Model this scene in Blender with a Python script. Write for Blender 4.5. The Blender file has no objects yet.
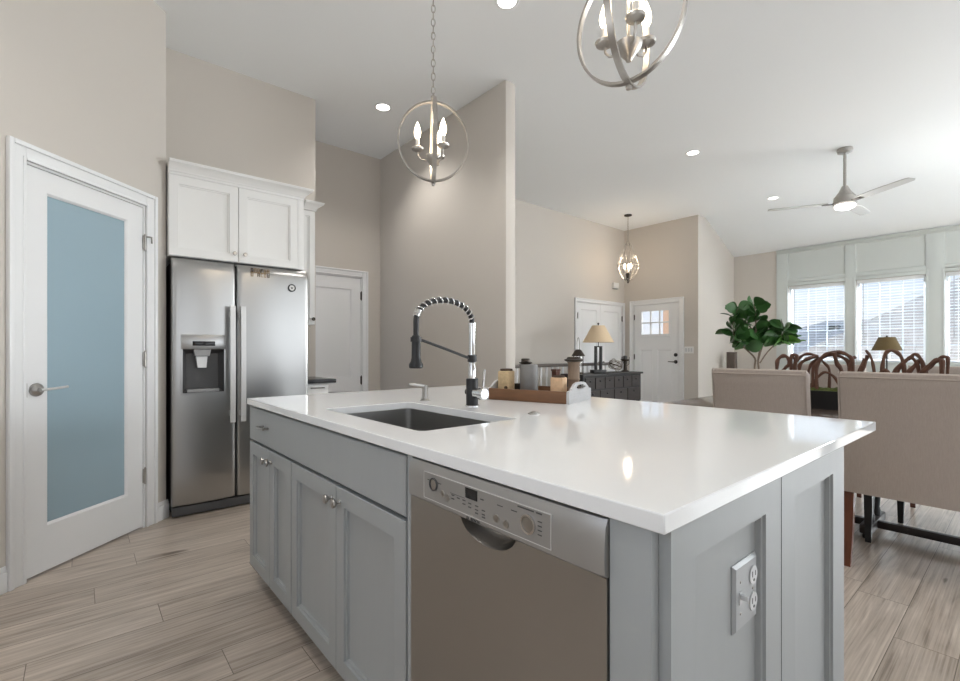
import bpy, bmesh, math, random
from mathutils import Matrix, Vector
R = random.Random(7)
SC = bpy.context.scene
COL = SC.collection
PI = math.pi

# ------------------------------------------------------------------ camera, sky, lights, exposure
cam_d = bpy.data.cameras.new('camera')
cam = bpy.data.objects.new('camera', cam_d); COL.objects.link(cam)
cam.location = (0, 0, 1.15)
cam.rotation_euler = (PI / 2, 0, math.radians(49.6736 - 90))
cam_d.sensor_width = 36; cam_d.lens = 36 * 471.528 / 960
cam_d.shift_y = 10.965 / 960
cam_d.clip_start = .02
SC.camera = cam

SC.view_settings.view_transform = 'Standard'
SC.view_settings.look = 'None'
SC.view_settings.gamma = 1.0
SC.view_settings.exposure = 0.45
SC.view_settings.use_curve_mapping = False
SC.cycles.use_denoising = True
SC.cycles.max_bounces = 10
SC.cycles.diffuse_bounces = 5
SC.cycles.glossy_bounces = 4
SC.cycles.transparent_max_bounces = 12
SC.cycles.sample_clamp_indirect = 6.0

world = bpy.data.worlds.new('sky'); SC.world = world
world.use_nodes = True
wn = world.node_tree.nodes; wl = world.node_tree.links
wn.clear()
w_out = wn.new('ShaderNodeOutputWorld'); w_bg = wn.new('ShaderNodeBackground')
w_tc = wn.new('ShaderNodeTexCoord'); w_sep = wn.new('ShaderNodeSeparateXYZ')
w_r = wn.new('ShaderNodeValToRGB')
wl.new(w_tc.outputs['Generated'], w_sep.inputs[0]); wl.new(w_sep.outputs['Z'], w_r.inputs[0])
w_r.color_ramp.elements[0].position = 0.0; w_r.color_ramp.elements[0].color = (.95, .97, 1.0, 1)
w_r.color_ramp.elements[1].position = .9; w_r.color_ramp.elements[1].color = (.42, .60, .95, 1)
e = w_r.color_ramp.elements.new(.13); e.color = (.70, .82, 1.0, 1)
wl.new(w_r.outputs[0], w_bg.inputs[0]); w_bg.inputs[1].default_value = .80
wl.new(w_bg.outputs[0], w_out.inputs[0])

def area_light(name, loc, rot, sx, sy, power, color):
    d = bpy.data.lights.new(name, 'AREA'); d.shape = 'RECTANGLE'
    d.size = sx; d.size_y = sy; d.energy = power; d.color = color
    o = bpy.data.objects.new(name, d); COL.objects.link(o)
    o.location = loc; o.rotation_euler = rot
    return o
# daylight standing in the three wall openings that lie behind the camera
area_light('patio_daylight', (5.2, -3.93, 1.35), (math.radians(100), 0, 0), 5.0, 2.2, 46, (.93, .97, 1.0))
area_light('kitchen_daylight', (-1.08, .55, 1.75), (PI / 2, 0, -PI / 2), 1.7, 1.1, 5, (.97, .98, 1.0))
area_light('rear_daylight', (.75, -3.93, 1.5), (PI / 2, 0, 0), 2.0, 1.8, 10, (.96, .98, 1.0))
area_light('great_room_fill', (9.78, -2.6, 1.6), (PI / 2, 0, PI / 2), 2.9, 1.4, 340, (.90, .96, 1.0))  # unseen lamp added in the window wall past the frame, to brighten the ceiling
# added unseen spots without fixtures, to light the island from overhead
for dx_, dy_ in ((-.10, 2.05), (-.10, .55), (2.6, .6)):
    d_ = bpy.data.lights.new('aisle_fill_spot', 'SPOT'); d_.energy = 30; d_.color = (1, .96, .91); d_.spot_size = math.radians(125); d_.spot_blend = .7; d_.shadow_soft_size = .06
    o_ = bpy.data.objects.new('aisle_fill_spot', d_); COL.objects.link(o_); o_.location = (dx_, dy_, 3.488)
# unseen area lamp added to stand for sky light through the front windows
area_light('front_sky_fill', (10.8, .6, 3.9), (0, math.radians(65), 0), 2.2, 8.0, 2600, (.80, .90, 1.0))

# ------------------------------------------------------------------ materials
def new_mat(name):
    m = bpy.data.materials.new(name); m.use_nodes = True
    return m, m.node_tree.nodes, m.node_tree.links, m.node_tree.nodes['Principled BSDF']

def mat(name, col, rough=.5, metal=0.0, noise=0.0, nscale=60, bump=0.0, bscale=200, stretch=(1, 1, 1), coat=0.0, spec=.5, emit=None, estr=0.0, rnoise=0.0):
    m, n, l, b = new_mat(name)
    b.inputs['Base Color'].default_value = (*col, 1)
    b.inputs['Roughness'].default_value = rough
    b.inputs['Metallic'].default_value = metal
    b.inputs['Coat Weight'].default_value = coat
    b.inputs['Specular IOR Level'].default_value = spec
    if emit:
        b.inputs['Emission Color'].default_value = (*emit, 1); b.inputs['Emission Strength'].default_value = estr
    if noise or bump or rnoise:
        tc = n.new('ShaderNodeTexCoord'); mp = n.new('ShaderNodeMapping')
        mp.inputs['Scale'].default_value = stretch
        l.new(tc.outputs['Object'], mp.inputs[0])
    if noise or rnoise:
        t = n.new('ShaderNodeTexNoise'); t.inputs['Scale'].default_value = nscale; t.inputs['Detail'].default_value = 5
        l.new(mp.outputs[0], t.inputs['Vector'])
    if noise:
        mx = n.new('ShaderNodeMix'); mx.data_type = 'RGBA'
        lo = tuple(max(0, c * (1 - noise)) for c in col); hi = tuple(min(1, c * (1 + noise)) for c in col)
        mx.inputs[6].default_value = (*lo, 1); mx.inputs[7].default_value = (*hi, 1)
        l.new(t.outputs['Fac'], mx.inputs[0]); l.new(mx.outputs[2], b.inputs['Base Color'])
    if rnoise:
        mr = n.new('ShaderNodeMapRange')
        mr.inputs[3].default_value = rough - rnoise; mr.inputs[4].default_value = rough + rnoise
        l.new(t.outputs['Fac'], mr.inputs[0]); l.new(mr.outputs[0], b.inputs['Roughness'])
    if bump:
        t2 = n.new('ShaderNodeTexNoise'); t2.inputs['Scale'].default_value = bscale; t2.inputs['Detail'].default_value = 3
        l.new(mp.outputs[0], t2.inputs['Vector'])
        bp = n.new('ShaderNodeBump'); bp.inputs['Strength'].default_value = bump; bp.inputs['Distance'].default_value = .01
        l.new(t2.outputs['Fac'], bp.inputs['Height']); l.new(bp.outputs[0], b.inputs['Normal'])
    return m

def floor_mat():
    m, n, l, b = new_mat('oak_plank_floor')
    tc = n.new('ShaderNodeTexCoord')
    br = n.new('ShaderNodeTexBrick')
    br.offset = 0; br.squash = 1
    br.inputs['Scale'].default_value = 1; br.inputs['Mortar Size'].default_value = .0014
    br.inputs['Mortar Smooth'].default_value = .1
    br.inputs['Brick Width'].default_value = 1.35; br.inputs['Row Height'].default_value = .185
    br.inputs['Color1'].default_value = (0, 0, 0, 1); br.inputs['Color2'].default_value = (1, 1, 1, 1)
    br.inputs['Mortar'].default_value = (.5, .5, .5, 1)
    # every row of boards starts at its own place
    sx = n.new('ShaderNodeSeparateXYZ'); l.new(tc.outputs['Object'], sx.inputs[0])
    rd = n.new('ShaderNodeMath'); rd.operation = 'DIVIDE'; rd.inputs[1].default_value = .185; l.new(sx.outputs['Y'], rd.inputs[0])
    rf_ = n.new('ShaderNodeMath'); rf_.operation = 'FLOOR'; l.new(rd.outputs[0], rf_.inputs[0])
    wn_ = n.new('ShaderNodeTexWhiteNoise'); wn_.noise_dimensions = '1D'; l.new(rf_.outputs[0], wn_.inputs['W'])
    ms_ = n.new('ShaderNodeMath'); ms_.operation = 'MULTIPLY_ADD'; ms_.inputs[1].default_value = 1.35; l.new(wn_.outputs['Value'], ms_.inputs[0]); l.new(sx.outputs['X'], ms_.inputs[2])
    cx_ = n.new('ShaderNodeCombineXYZ'); l.new(ms_.outputs[0], cx_.inputs[0]); l.new(sx.outputs['Y'], cx_.inputs[1])
    l.new(cx_.outputs[0], br.inputs['Vector'])
    # grain stretched along the board, shifted per board
    cb = n.new('ShaderNodeCombineXYZ'); mul = n.new('ShaderNodeMath'); mul.operation = 'MULTIPLY'; mul.inputs[1].default_value = 13.7
    l.new(br.outputs['Color'], mul.inputs[0]); l.new(mul.outputs[0], cb.inputs[2])
    add = n.new('ShaderNodeVectorMath'); add.operation = 'ADD'
    l.new(tc.outputs['Object'], add.inputs[0]); l.new(cb.outputs[0], add.inputs[1])
    def nz(scale, sc, det, dist=0):
        mp = n.new('ShaderNodeMapping'); mp.inputs['Scale'].default_value = sc
        l.new(add.outputs[0], mp.inputs[0])
        t = n.new('ShaderNodeTexNoise'); t.inputs['Scale'].default_value = scale; t.inputs['Detail'].default_value = det
        t.inputs['Distortion'].default_value = dist
        l.new(mp.outputs[0], t.inputs['Vector'])
        return t
    g1 = nz(2.4, (.6, 8, 1), 12, 1.8); g2 = nz(16.0, (.10, 9, 1), 10, .5); g3 = nz(3.2, (1.0, 2.2, 1), 4, 1.0)
    r1 = n.new('ShaderNodeValToRGB')
    c = r1.color_ramp
    c.elements[0].position = .30; c.elements[0].color = (.175, .138, .110, 1)
    c.elements[1].position = .72; c.elements[1].color = (.70, .62, .54, 1)
    e1 = c.elements.new(.45); e1.color = (.41, .348, .292, 1)
    e2 = c.elements.new(.56); e2.color = (.52, .447, .382, 1)
    def math(op, a, bb):
        q = n.new('ShaderNodeMath'); q.operation = op
        for i, v in enumerate((a, bb)):
            if isinstance(v, (int, float)): q.inputs[i].default_value = v
            else: l.new(v, q.inputs[i])
        return q.outputs[0]
    s = math('ADD', math('MULTIPLY', g1.outputs['Fac'], .42), math('MULTIPLY', g2.outputs['Fac'], .40))
    s = math('ADD', s, math('MULTIPLY', g3.outputs['Fac'], .18))
    s = math('ADD', s, math('MULTIPLY', math('SUBTRACT', br.outputs['Color'], .5), .09))
    l.new(s, r1.inputs[0])
    kn = nz(1.0, (2.6, 7.5, 1), 2, .6); kr = n.new('ShaderNodeMapRange'); kr.inputs[1].default_value = .70; kr.inputs[2].default_value = .80
    l.new(kn.outputs['Fac'], kr.inputs[0])
    s = math('SUBTRACT', s, math('MULTIPLY', kr.outputs[0], .22))
    l.new(s, r1.inputs[0])
    mx = n.new('ShaderNodeMix'); mx.data_type = 'RGBA'
    l.new(br.outputs['Fac'], mx.inputs[0]); l.new(r1.outputs[0], mx.inputs[6]); mx.inputs[7].default_value = (.14, .112, .09, 1)
    l.new(mx.outputs[2], b.inputs['Base Color'])
    b.inputs['Roughness'].default_value = .28
    b.inputs['Specular IOR Level'].default_value = .45
    bp = n.new('ShaderNodeBump'); bp.inputs['Strength'].default_value = .12; bp.inputs['Distance'].default_value = .004
    l.new(s, bp.inputs['Height']); l.new(bp.outputs[0], b.inputs['Normal'])
    return m

def glass_mat(name, tint=(1, 1, 1), refl=.08):
    m, n, l, b = new_mat(name)
    n.remove(b)
    o = n['Material Output']; t = n.new('ShaderNodeBsdfTransparent'); g = n.new('ShaderNodeBsdfGlossy')
    t.inputs[0].default_value = (*tint, 1); g.inputs['Roughness'].default_value = .02
    mx = n.new('ShaderNodeMixShader'); mx.inputs[0].default_value = refl
    l.new(t.outputs[0], mx.inputs[1]); l.new(g.outputs[0], mx.inputs[2]); l.new(mx.outputs[0], o.inputs[0])
    return m

def shingle_mat(name, c1, c2, sc=1.0):
    m, n, l, b = new_mat(name)
    tc = n.new('ShaderNodeTexCoord'); mp = n.new('ShaderNodeMapping'); mp.inputs['Rotation'].default_value = (0, 0, PI / 2)
    l.new(tc.outputs['Object'], mp.inputs[0])
    br = n.new('ShaderNodeTexBrick'); br.inputs['Scale'].default_value = sc
    br.inputs['Brick Width'].default_value = .35; br.inputs['Row Height'].default_value = .13; br.inputs['Mortar Size'].default_value = .012
    br.inputs['Color1'].default_value = (*c1, 1); br.inputs['Color2'].default_value = (*c2, 1); br.inputs['Mortar'].default_value = (*[x * .85 for x in c1], 1)
    l.new(mp.outputs[0], br.inputs['Vector']); l.new(br.outputs['Color'], b.inputs['Base Color'])
    b.inputs['Roughness'].default_value = .9
    return m

def steel_mat(name, col, rough, axis):
    return mat(name, col, rough, 1.0, noise=.01, nscale=5, stretch=axis)

M = {}
M['wall'] = mat('greige_wall_paint', (.61, .572, .527), .75, bump=.05, bscale=180, spec=.3)
M['wallcool'] = M['wall']
M['ceiling'] = mat('ceiling_paint', (.88, .905, .92), .85, bump=.06, bscale=120, spec=.2)
M['trim'] = mat('white_trim_paint', (.83, .84, .85), .35, noise=.015, nscale=5)
M['panelwhite'] = mat('soft_white_panel_paint', (.60, .64, .625), .45, noise=.015, nscale=5)
M['cabwhite'] = mat('white_cabinet_lacquer', (.82, .82, .81), .35, noise=.012, nscale=6)
M['cabgrey'] = mat('grey_blue_cabinet_lacquer', (.35, .368, .373), .40, noise=.03, nscale=5, stretch=(6, 6, 1))
M['kick'] = mat('dark_grey_paint', (.12, .13, .135), .6, noise=.05)  # dark grey of the toe kicks, kick plate and panel seam
M['quartz'] = mat('white_quartz', (.835, .845, .85), .06, noise=.02, nscale=300, spec=.5)
M['stone'] = mat('black_granite', (.018, .018, .02), .2, noise=.4, nscale=200)
M['steel'] = steel_mat('brushed_stainless_steel', (.42, .42, .415), .28, (1, 1, 45))
M['dwsteel'] = steel_mat('warm_stainless_steel', (.385, .372, .355), .33, (1, 1, 45))
M['fascia'] = mat('silver_grey_fascia', (.36, .352, .34), .38, .55, noise=.02, nscale=8)
M['sink'] = steel_mat('satin_sink_steel', (.36, .355, .345), .34, (25, 25, 1))
M['chrome'] = mat('polished_chrome', (.68, .68, .68), .12, 1.0, noise=.02, nscale=20)
M['nickel'] = mat('brushed_nickel', (.42, .405, .385), .28, 1.0, noise=.06, nscale=40)
M['pendantmetal'] = mat('weathered_nickel', (.42, .40, .375), .36, 1.0, noise=.12, nscale=60)
M['black'] = mat('matte_black', (.009, .009, .010), .42, noise=.2, nscale=50)
M['blackgloss'] = mat('gloss_black_plastic', (.012, .012, .014), .15, noise=.1)
M['darkgrey'] = mat('dark_grey_plastic', (.07, .07, .072), .45, noise=.08)
M['midgrey'] = mat('mid_grey_plastic', (.30, .30, .30), .4, noise=.05)
M['gap'] = mat('gap_black', (.012, .012, .012), .8, noise=.1)
M['frost'] = mat('frosted_blue_glass', (.33, .45, .52), .06, noise=.03, nscale=1.5, spec=.6)
M['glass'] = glass_mat('clear_window_glass')
M['bulbglass'] = mat('lit_candle_bulb', (1, .9, .75), .2, noise=.01, emit=(1.0, .80, .55), estr=9.0)
M['lens'] = mat('lit_downlight_lens', (1, 1, 1), .4, noise=.01, emit=(1.0, .96, .90), estr=7.0)
M['fanlens'] = mat('lit_opal_fan_lens', (1, 1, 1), .4, noise=.01, emit=(1.0, .98, .95), estr=1.2)
M['candlewhite'] = mat('candle_sleeve_white', (.80, .78, .74), .5, noise=.03)
M['fabric'] = mat('oatmeal_linen', (.42, .362, .322), .9, noise=.10, nscale=220, stretch=(1, 1, .12), bump=.25, bscale=400, spec=.15)
M['mahogany'] = mat('red_brown_chair_wood', (.13, .043, .022), .35, noise=.35, nscale=12, stretch=(6, 6, .8))
M['espresso'] = mat('espresso_wood', (.020, .014, .012), .4, noise=.35, nscale=10, stretch=(1, 8, 8))
M['tabletop'] = mat('dark_walnut_tabletop', (.085, .062, .05), .22, noise=.45, nscale=7, stretch=(9, .7, 9))
M['traywood'] = mat('honey_brown_wood', (.17, .078, .033), .5, noise=.4, nscale=9, stretch=(8, 1, 8), bump=.1)
M['whitewash'] = mat('whitewashed_board', (.50, .50, .51), .5, noise=.15, nscale=14, stretch=(2, 2, 8))
M['burlap'] = mat('woven_straw', (.62, .47, .28), .85, noise=.3, nscale=70, bump=.5, bscale=160)
M['cork'] = mat('birch_bark_tan', (.66, .45, .28), .8, noise=.32, nscale=30, bump=.3, bscale=90)
M['bark'] = mat('dark_bark', (.07, .045, .03), .9, noise=.4, nscale=40, bump=.4)
M['zinc'] = mat('grey_galvanised_tin', (.22, .218, .215), .55, .3, noise=.22, nscale=14)
M['urnwood'] = mat('driftwood_brown', (.24, .175, .125), .75, noise=.3, nscale=14, stretch=(5, 5, 1))
M['vine'] = mat('twisted_vine_bark', (.115, .052, .032), .75, noise=.5, nscale=22, bump=.4, bscale=60)
M['moss'] = mat('green_moss', (.075, .095, .018), 1.0, noise=.6, nscale=60, bump=1.0, bscale=120)
M['leafdark'] = mat('fig_leaf_green', (.034, .105, .026), .30, noise=.6, nscale=7)
M['leafbright'] = mat('bright_fig_leaf_green', (.11, .30, .05), .4, noise=.35, nscale=9)  # brighter green for part of the leaves on one branch
M['trunk'] = mat('fig_trunk_bark', (.16, .12, .09), .85, noise=.4, nscale=25, bump=.4)
M['pot'] = mat('stone_grey_pot', (.36, .35, .33), .7, noise=.15, nscale=15)
M['soil'] = mat('potting_soil', (.03, .02, .014), 1.0, noise=.5, nscale=60, bump=.6)
M['shadecream'] = mat('cream_lamp_shade', (.72, .57, .39), .85, noise=.06, nscale=60, bump=.15, bscale=300)
M['shadeolive'] = mat('olive_brown_lamp_shade', (.12, .082, .03), .85, noise=.15, nscale=60, bump=.15, bscale=300)
M['buffet'] = mat('distressed_black_wood', (.020, .018, .018), .45, noise=.6, nscale=14, stretch=(1, 6, 6))
M['drawer'] = mat('worn_dark_brown_wood', (.034, .026, .024), .45, noise=.5, nscale=12, stretch=(1, 6, 6))
M['taupe'] = mat('taupe_cabinet_cloth', (.115, .09, .075), .8, noise=.2, nscale=30, stretch=(6, 6, .5))
M['silver'] = mat('silver_paint', (.66, .66, .655), .32, .35, noise=.05)
M['fanblade'] = mat('grey_fan_blade', (.50, .50, .49), .5, noise=.05)
M['bronze'] = mat('dark_bronze', (.06, .05, .042), .4, .8, noise=.15)
M['railwood'] = mat('grey_brown_rail_wood', (.12, .10, .085), .5, noise=.3, nscale=10, stretch=(1, 8, 8))
M['blind'] = mat('white_blind_slat', (.84, .86, .87), .45, noise=.015, nscale=5)
M['vinyl'] = mat('white_window_vinyl', (.86, .87, .88), .35, noise=.01, nscale=5)
M['muntin'] = mat('grey_window_grid', (.38, .40, .43), .4, noise=.02)
M['plate'] = mat('light_grey_plate', (.36, .375, .385), .3, noise=.02)
M['platewhite'] = mat('white_plate', (.82, .82, .81), .35, noise=.02)
M['porcelain'] = mat('receptacle_white', (.62, .63, .64), .25, noise=.02)
M['roofgrey'] = shingle_mat('grey_asphalt_shingles', (.40, .37, .34), (.44, .41, .38))
M['rooflight'] = shingle_mat('light_grey_asphalt_shingles', (.60, .56, .52), (.66, .62, .58))
M['siding'] = mat('neighbour_siding', (.62, .60, .57), .8, noise=.1, nscale=3, stretch=(.2, .2, 40))
M['brick'] = shingle_mat('orange_porch_brick', (.78, .48, .30), (.84, .58, .42), 1.6)
M['lawn'] = mat('street_lawn', (.13, .20, .07), 1.0, noise=.4, nscale=4, bump=.5)
M['floor'] = floor_mat()
M['letters'] = mat('brown_letter_wood', (.25, .18, .11), .6, noise=.4, nscale=60)
M['crystal'] = mat('cut_crystal', (.80, .78, .74), .08, .3, noise=.05)
M['print'] = mat('printed_dark_lettering', (.07, .07, .07), .5, noise=.1)
M['screen'] = mat('dark_display', (.006, .006, .007), .12, noise=.1)

# ------------------------------------------------------------------ mesh building
WM = {}          # object name -> world matrix of the thing it belongs to

def frame(o, u):
    """local axes: a along u (viewer's right), b up, c = u x z towards the viewer"""
    u = Vector(u).normalized(); z = Vector((0, 0, 1)); n = u.cross(z)
    m = Matrix(((u.x, z.x, n.x, o[0]), (u.y, z.y, n.y, o[1]), (u.z, z.z, n.z, o[2]), (0, 0, 0, 1)))
    return m

class MB:
    def __init__(self, m=None):
        self.bm = bmesh.new(); self.m = m or Matrix()
    def v(self, p): return self.bm.verts.new(self.m @ Vector(p))
    def f(self, vs):
        try: return self.bm.faces.new(vs)
        except ValueError: return None
    def box(self, x0, x1, y0, y1, z0, z1, bev=0.0, seg=2):
        if x0 > x1: x0, x1 = x1, x0
        if y0 > y1: y0, y1 = y1, y0
        if z0 > z1: z0, z1 = z1, z0
        t = bmesh.new()
        vs = [t.verts.new((x, y, z)) for x in (x0, x1) for y in (y0, y1) for z in (z0, z1)]
        for q in ((0, 1, 3, 2), (4, 6, 7, 5), (0, 4, 5, 1), (2, 3, 7, 6), (0, 2, 6, 4), (1, 5, 7, 3)):
            t.faces.new([vs[i] for i in q])
        if bev > 0:
            bev = min(bev, .49 * min(x1 - x0, y1 - y0, z1 - z0))
            bmesh.ops.bevel(t, geom=list(t.edges), offset=bev, segments=seg, affect='EDGES', profile=.5)
        self.merge(t)
        return self
    def merge(self, t, m=None):
        mm = self.m @ m if m is not None else self.m
        mp = {}
        for v in t.verts: mp[v] = self.bm.verts.new(mm @ v.co)
        for fc in t.faces: self.f([mp[v] for v in fc.verts])
        t.free()
    def ring(self, a0, a1, b0, b1, prof, cap=True, back=None):
        """rectangles stepped inwards: prof = [(inset, c), ...]"""
        loops = []
        for (i, c) in prof:
            loops.append([self.v((a0 + i, b0 + i, c)), self.v((a1 - i, b0 + i, c)), self.v((a1 - i, b1 - i, c)), self.v((a0 + i, b1 - i, c))])
        for p, q in zip(loops, loops[1:]):
            for k in range(4): self.f([p[k], p[(k + 1) % 4], q[(k + 1) % 4], q[k]])
        if cap: self.f(loops[-1])
        if back: self.f(loops[0][::-1])
        return self
    def grid(self, a0, a1, b0, b1, c0, c1, holes):
        """a slab with rectangular holes"""
        A = sorted(set([a0, a1] + [x for h in holes for x in h[:2] if a0 < x < a1]))
        B = sorted(set([b0, b1] + [x for h in holes for x in h[2:] if b0 < x < b1]))
        def solid(i, j):
            if i < 0 or j < 0 or i >= len(A) - 1 or j >= len(B) - 1: return False
            ca = (A[i] + A[i + 1]) / 2; cb = (B[j] + B[j + 1]) / 2
            return not any(h[0] < ca < h[1] and h[2] < cb < h[3] for h in holes)
        vs = {}
        def V(i, j, k):
            if (i, j, k) not in vs: vs[(i, j, k)] = self.v((A[i], B[j], (c0, c1)[k]))
            return vs[(i, j, k)]
        for i in range(len(A) - 1):
            for j in range(len(B) - 1):
                if not solid(i, j): continue
                self.f([V(i, j, 1), V(i + 1, j, 1), V(i + 1, j + 1, 1), V(i, j + 1, 1)])
                self.f([V(i, j, 0), V(i, j + 1, 0), V(i + 1, j + 1, 0), V(i + 1, j, 0)])
                for (di, dj, e) in ((-1, 0, ((i, j), (i, j + 1))), (1, 0, ((i + 1, j), (i + 1, j + 1))), (0, -1, ((i, j), (i + 1, j))), (0, 1, ((i, j + 1), (i + 1, j + 1)))):
                    if not solid(i + di, j + dj):
                        (p, q), (r, s) = e
                        self.f([V(p, q, 0), V(r, s, 0), V(r, s, 1), V(p, q, 1)])
        return self
    def prism(self, pts, c0, c1, axis='z'):
        """polygon extruded: axis z -> pts are (x,y); x -> (y,z); y -> (x,z)"""
        def P(p, c):
            return {'z': (p[0], p[1], c), 'x': (c, p[0], p[1]), 'y': (p[0], c, p[1])}[axis]
        a = [self.v(P(p, c0)) for p in pts]; b = [self.v(P(p, c1)) for p in pts]
        self.f(a[::-1]); self.f(b)
        for k in range(len(pts)): self.f([a[k], a[(k + 1) % len(pts)], b[(k + 1) % len(pts)], b[k]])
        return self
    def lathe(self, prof, seg=24, at=(0, 0, 0), axis='z', cap=True):
        """prof [(r, h)] turned about the axis through at"""
        def P(r, h, t):
            x, y = r * math.cos(t), r * math.sin(t)
            p = {'z': (x, y, h), 'x': (h, x, y), 'y': (x, h, y)}[axis]
            return (p[0] + at[0], p[1] + at[1], p[2] + at[2])
        loops = []
        for r, h in prof:
            if r < 1e-6: loops.append([self.v(P(0, h, 0))])
            else: loops.append([self.v(P(r, h, 2 * PI * k / seg)) for k in range(seg)])
        for p, q in zip(loops, loops[1:]):
            for k in range(seg):
                k2 = (k + 1) % seg
                if len(p) == 1 and len(q) == 1: continue
                if len(p) == 1: self.f([p[0], q[k], q[k2]])
                elif len(q) == 1: self.f([p[k], p[k2], q[0]])
                else: self.f([p[k], p[k2], q[k2], q[k]])
        if cap:
            if len(loops[0]) > 1: self.f(loops[0][::-1])
            if len(loops[-1]) > 1: self.f(loops[-1])
        return self
    def cyl(self, p, q, r, seg=16, r2=None):
        return self.tube([p, q], r, seg, radii=[r, r if r2 is None else r2])
    def tube(self, pts, r, seg=8, closed=False, radii=None, flat=None, up=None):
        """sweep along points; flat=(w,h) sweeps a rectangle with its width along `up`"""
        P = [Vector(p) for p in pts]; n = len(P)
        T = []
        for i in range(n):
            if closed: t = P[(i + 1) % n] - P[i - 1]
            else: t = P[min(i + 1, n - 1)] - P[max(i - 1, 0)]
            T.append(t.normalized())
        ref = Vector(up) if up is not None else (Vector((0, 0, 1)) if abs(T[0].z) < .9 else Vector((1, 0, 0)))
        N = (ref - T[0] * ref.dot(T[0])).normalized()
        loops = []
        for i in range(n):
            if i:
                N = (N - T[i] * N.dot(T[i]))
                N = N.normalized() if N.length > 1e-6 else T[i].orthogonal().normalized()
            if up is not None:
                q = ref - T[i] * ref.dot(T[i])
                if q.length > 1e-4: N = q.normalized()
            B = T[i].cross(N)
            rr = radii[i] if radii else r
            if flat:
                w, h = flat[0] / 2, flat[1] / 2
                offs = [N * w + B * h, N * w - B * h, -N * w - B * h, -N * w + B * h]
            else:
                offs = [(N * math.cos(2 * PI * k / seg) + B * math.sin(2 * PI * k / seg)) * rr for k in range(seg)]
            loops.append([self.v(P[i] + o) for o in offs])
        m = len(loops[0])
        for i in range(n if closed else n - 1):
            a, b = loops[i], loops[(i + 1) % n]
            for k in range(m): self.f([a[k], a[(k + 1) % m], b[(k + 1) % m], b[k]])
        if not closed:
            self.f(loops[0][::-1]); self.f(loops[-1])
        return self
    def sphere(self, c, r, sc=(1, 1, 1), seg=16, ring=10):
        t = bmesh.new(); bmesh.ops.create_uvsphere(t, u_segments=seg, v_segments=ring, radius=r)
        self.merge(t, Matrix.Translation(c) @ Matrix.Diagonal((*sc, 1)))
        return self
    def torus(self, R_, r, m, seg=20, ring=6, sx=1.0):
        pts = [m @ Vector((R_ * math.cos(2 * PI * k / seg) * sx, R_ * math.sin(2 * PI * k / seg), 0)) for k in range(seg)]
        ax = (m.to_3x3() @ Vector((0, 0, 1)))
        return self.tube(pts, r, ring, closed=True, up=ax)
    def build(self, name, material, parent=None, smooth=35, recalc=True, mods=None):
        if parent is not None:
            w = WM[parent.name]
            bmesh.ops.transform(self.bm, matrix=w.inverted(), verts=self.bm.verts)
        if recalc: bmesh.ops.recalc_face_normals(self.bm, faces=self.bm.faces)
        me = bpy.data.meshes.new(name); self.bm.to_mesh(me); self.bm.free()
        for p in me.polygons: p.use_smooth = True
        me.set_sharp_from_angle(angle=math.radians(smooth))
        me.materials.append(material if not isinstance(material, str) else M[material])
        o = bpy.data.objects.new(name, me); COL.objects.link(o)
        if parent is not None: o.parent = parent; WM[o.name] = WM[parent.name]
        else: WM[o.name] = Matrix()
        return o

def tag(o, label, cat, group=None, kind=None):
    o['label'] = label; o['category'] = cat
    if group: o['group'] = group
    if kind: o['kind'] = kind
    return o
def thing(name, label, cat, loc, rz=0.0, group=None, kind=None):
    o = bpy.data.objects.new(name, None); COL.objects.link(o)
    o.empty_display_size = .1
    o.location = loc; o.rotation_euler = (0, 0, rz)
    WM[o.name] = Matrix.Translation(loc) @ Matrix.Rotation(rz, 4, 'Z')
    return tag(o, label, cat, group, kind)
def copy_tree(o, parent=None, kids=None):
    c = o.copy(); COL.objects.link(c)
    if parent is not None: c.parent = parent
    for ch in KIDS(o): copy_tree(ch, c)
    return c
def KIDS(o): return [x for x in ALL() if x.parent == o]
def ALL(): return list(bpy.data.objects)
def place(o, loc, rz, label, group=None):
    o.location = loc; o.rotation_euler = (0, 0, rz); o['label'] = label
    if group: o['group'] = group
    return o
def text_mesh(name, body, size, mtx, material, parent, depth=.0006):
    c = bpy.data.curves.new(name, 'FONT'); c.body = body; c.size = size; c.extrude = depth; c.align_x = 'CENTER'; c.align_y = 'CENTER'
    t = bpy.data.objects.new('tmp_text', c); COL.objects.link(t)
    dg = bpy.context.evaluated_depsgraph_get(); dg.update()
    me = bpy.data.meshes.new_from_object(t.evaluated_get(dg))
    bpy.data.objects.remove(t)
    me.transform(WM[parent.name].inverted() @ mtx)
    me.materials.clear(); me.materials.append(M[material])
    o = bpy.data.objects.new(name, me); COL.objects.link(o); o.parent = parent; WM[o.name] = WM[parent.name]
    return o
def struct(o, label, cat): return tag(o, label, cat, kind='structure')

# ------------------------------------------------------------------ the setting
H = 3.5; FOLD = 8.38; XW = 9.585; HW = 2.96
struct(MB().box(-1.4, XW + .15, -4.15, 5.35, -.1, 0).build('floor', 'floor'), 'grey brown oak plank floor running through the open room', 'floor')
cb = MB()
cb.prism([(-1.4, H), (FOLD, H), (XW + .15, HW - .066), (XW + .15, HW + .2), (FOLD, H + .25), (-1.4, H + .25)], -4.15, 5.35, 'y')
struct(cb.build('ceiling', 'ceiling'), 'pale high ceiling that slopes down towards the window wall', 'ceiling')

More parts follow.
